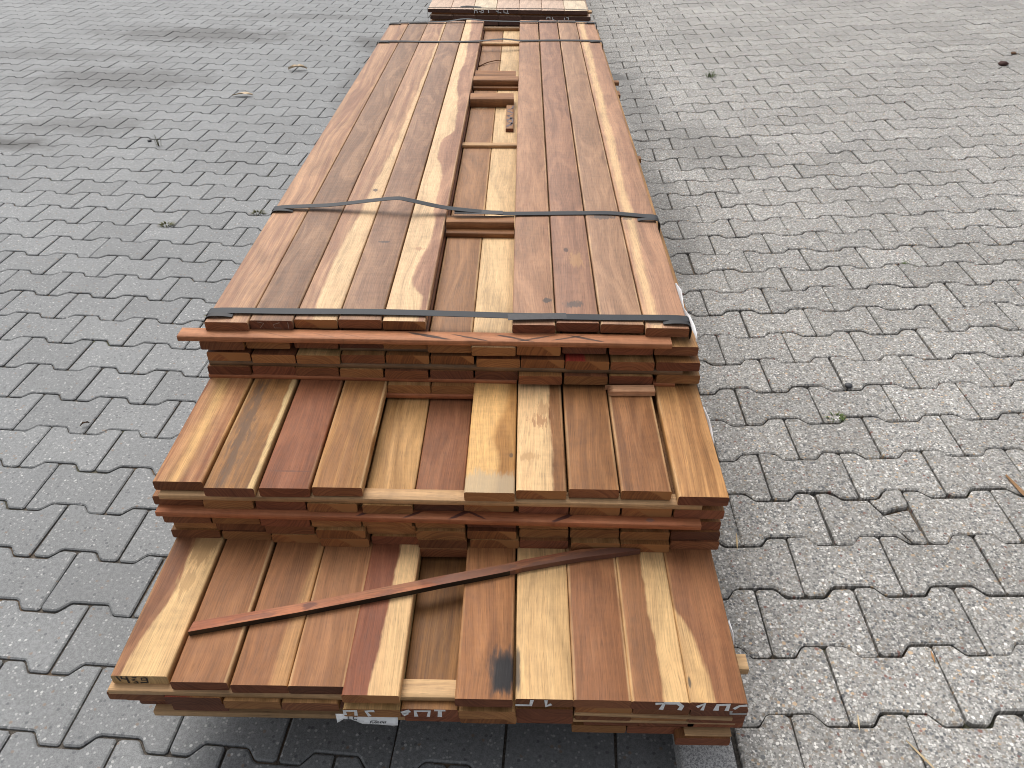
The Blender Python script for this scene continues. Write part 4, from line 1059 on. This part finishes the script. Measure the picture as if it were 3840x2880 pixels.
# ------------------------------------------------------------------ litter and weeds on the paving
def zr(x, y): return RPLANE[0]+RPLANE[1]*x+RPLANE[2]*y
GREEN = simple('weed_green', (.085, .125, .032), .7, var=.4)
OLIVE = simple('weed_olive', (.10, .10, .035), .8, var=.4)
def weed(label, x, y, z, r, h, n, mat, seed):
    q = random.Random(seed); v, f = [], []
    for i in range(n):
        a = q.uniform(0, 6.283); rr_ = r*math.sqrt(q.random()); bx, by = math.cos(a)*rr_*.5, math.sin(a)*rr_*.3
        d = Vector((math.cos(a), math.sin(a)*.7, 0)); hh = h*q.uniform(.4, 1.); w = q.uniform(.0008, .0018)
        s = Vector((-d.y, d.x, 0))*w; p0 = Vector((bx, by, -.006)); p1 = p0+d*r*.35+Vector((0, 0, hh*.7)); p2 = p0+d*r*.8*q.uniform(.6, 1.3)+Vector((0, 0, hh*q.uniform(.5, 1.1)))
        k = len(v); v += [tuple(p0-s), tuple(p0+s), tuple(p1+s*1.2), tuple(p1-s*1.2), tuple(p2)]
        f += [(k, k+1, k+2, k+3), (k+3, k+2, k+4)]
    tag(link('weed', pydata('weed', v, f), None, (x, y, z), mats=(mat,)), label, 'weed', 'weeds in the paving joints')
weed('bright green weed tuft in a joint of the right paving, closest to the viewer', .842, 1.627, zr(.842, 1.627), .026, .018, 60, GREEN, 1)
weed('faint green weed in a joint of the right paving, beyond the nearest tuft', 1.366, 2.471, zr(1.366, 2.471), .03, .010, 30, GREEN, 2)
weed('green weed far off on the right paving near the far end of the stack', 1.147, 4.97, zr(1.147, 4.97), .05, .05, 50, GREEN, 3)
weed('olive weed tuft in a joint left of the buckled strap', -1.42, 2.897, 0, .034, .020, 60, OLIVE, 4)
weed('olive weed close to the left end of the buckled strap', -1.085, 3.018, 0, .030, .022, 50, OLIVE, 5)
weed('thin upright grass blades on the far left paving', -1.792, 3.80, 0, .022, .07, 16, OLIVE, 6)
weed('weed half hidden behind the left front corner of the top tier', -1.00, 2.19, 0, .028, .035, 60, OLIVE, 7)
LEAF = simple('dry_leaf', (.66, .52, .36), .8, var=.3)
def leaf(label, x, y, z, L, rot, seed, mat=LEAF, curl=.3, name='dry_leaf'):
    q = random.Random(seed); v, f = [], []; n = 7
    for i in range(n):
        s = i/(n-1); w = .42*L*math.sin(math.pi*min(.97, max(.04, s)))*q.uniform(.55, 1.15)
        zc = .25*L*curl*math.sin(s*3.1)+.003
        v += [((s-.5)*L, -w*.5, zc+curl*L*.22*q.uniform(.5, 1.2)), ((s-.5)*L, 0, zc), ((s-.5)*L, w*.5, zc+curl*L*.22*q.uniform(.3, 1.2))]
    for i in range(n-1):
        for k in range(2): f.append((i*3+k, i*3+k+1, i*3+k+4, i*3+k+3))
    o = link(name, pydata(name, v, f), None, (x, y, z), (0, 0, rot), (mat,)); tag(o, label, 'leaf', 'dry leaves on the paving')
    m_ = o.modifiers.new('thick', 'SOLIDIFY'); m_.thickness = .0005
leaf('curled beige dry leaf on the left paving, further from the viewer', -1.431, 5.195, .002, .115, .2, 2, curl=.55)
leaf('flat beige dry leaf on the left paving, nearer to the viewer', -1.617, 4.627, .002, .115, .1, 3, curl=.3)
leaf('small crumbled brown leaf on the left paving beside the middle tier', -1.174, 1.635, .001, .024, .6, 4, simple('dark_leaf', (.085, .05, .032), .9, var=.5), .8)
STRAW = simple('straw', (.62, .47, .27), .7, var=.15)
WCHIP = simple('wood_chip_orange', (.45, .24, .10), .7, var=.2)
def sliver(label, a, b, w, mat, side='R'):
    za = zr(*a) if side == 'R' else 0.; zb = zr(*b) if side == 'R' else 0.
    A, B = Vector((a[0], a[1], za+.0045)), Vector((b[0], b[1], zb+.0045)); d = (B-A); s = Vector((-d.y, d.x, 0)).normalized()*w/2; h = Vector((0, 0, w*.5))
    v = [A*1-s*.3, A+s*.3, A+h*.6, (A+B)/2-s, (A+B)/2+s, (A+B)/2+h, B-s*.25, B+s*.25, B+h*.4]
    f = []
    for i in (0, 3):
        for k in range(3): f.append((i+k, i+(k+1) % 3, i+3+(k+1) % 3, i+3+k))
    f += [(2, 1, 0), (6, 7, 8)]
    tag(link('wood_sliver', pydata('wood_sliver', [tuple(p) for p in v], f), mats=(mat,)), label, 'sliver', 'slivers of wood on the paving')
sliver('brown wood sliver at the right picture edge', (1.160, 1.385), (1.178, 1.270), .012, simple('brown_sliver', (.30, .17, .08), .7))
sliver('pale straw sliver standing in a joint right beside the stack', (.495, 1.222), (.487, 1.175), .0042, STRAW)
sliver('tiny pale sliver in the bottom right joint', (.613, .782), (.606, .752), .0035, STRAW)
sliver('long pale sliver at the bottom right of the paving', (.678, .733), (.712, .670), .0046, STRAW)
sliver('short orange chip on the right paving', (.792, .910), (.789, .884), .005, WCHIP)
PEB = simple('dark_pebble', (.055, .058, .065), .5, var=.3)
def pebble(label, x, y, r, seed, mat=PEB, cat='pebble', name='pebble', z=None):
    bm = bmesh.new(); bmesh.ops.create_icosphere(bm, subdivisions=2, radius=r); q = random.Random(seed)
    for vv in bm.verts:
        n = mnoise.noise(vv.co*60+Vector((seed, 0, 0))); vv.co *= 1+.35*n; vv.co.z *= .6
    me = bpy.data.meshes.new(name); bm.to_mesh(me); bm.free(); smooth(me)
    tag(link(name, me, None, (x, y, (zr(x, y) if x > 0 else 0)+r*.35), mats=(mat,)), label, cat)
pebble('small dark pebble in a joint of the right paving', .921, 1.765, .011, 1)
pebble('dark brown wood crumb far out on the right paving', 2.845, 4.904, .026, 2, simple('crumb_brown', (.07, .035, .03), .8), 'crumb', 'wood_crumb')
pebble('small brown crumb beyond the dark one at the far right', 3.022, 5.14, .015, 3, simple('crumb_tan', (.16, .09, .055), .8), 'crumb', 'wood_crumb')
pebble('small dark crumb beside the upright grass blades on the left', -1.86, 3.86, .010, 4, PEB, 'crumb', 'wood_crumb')
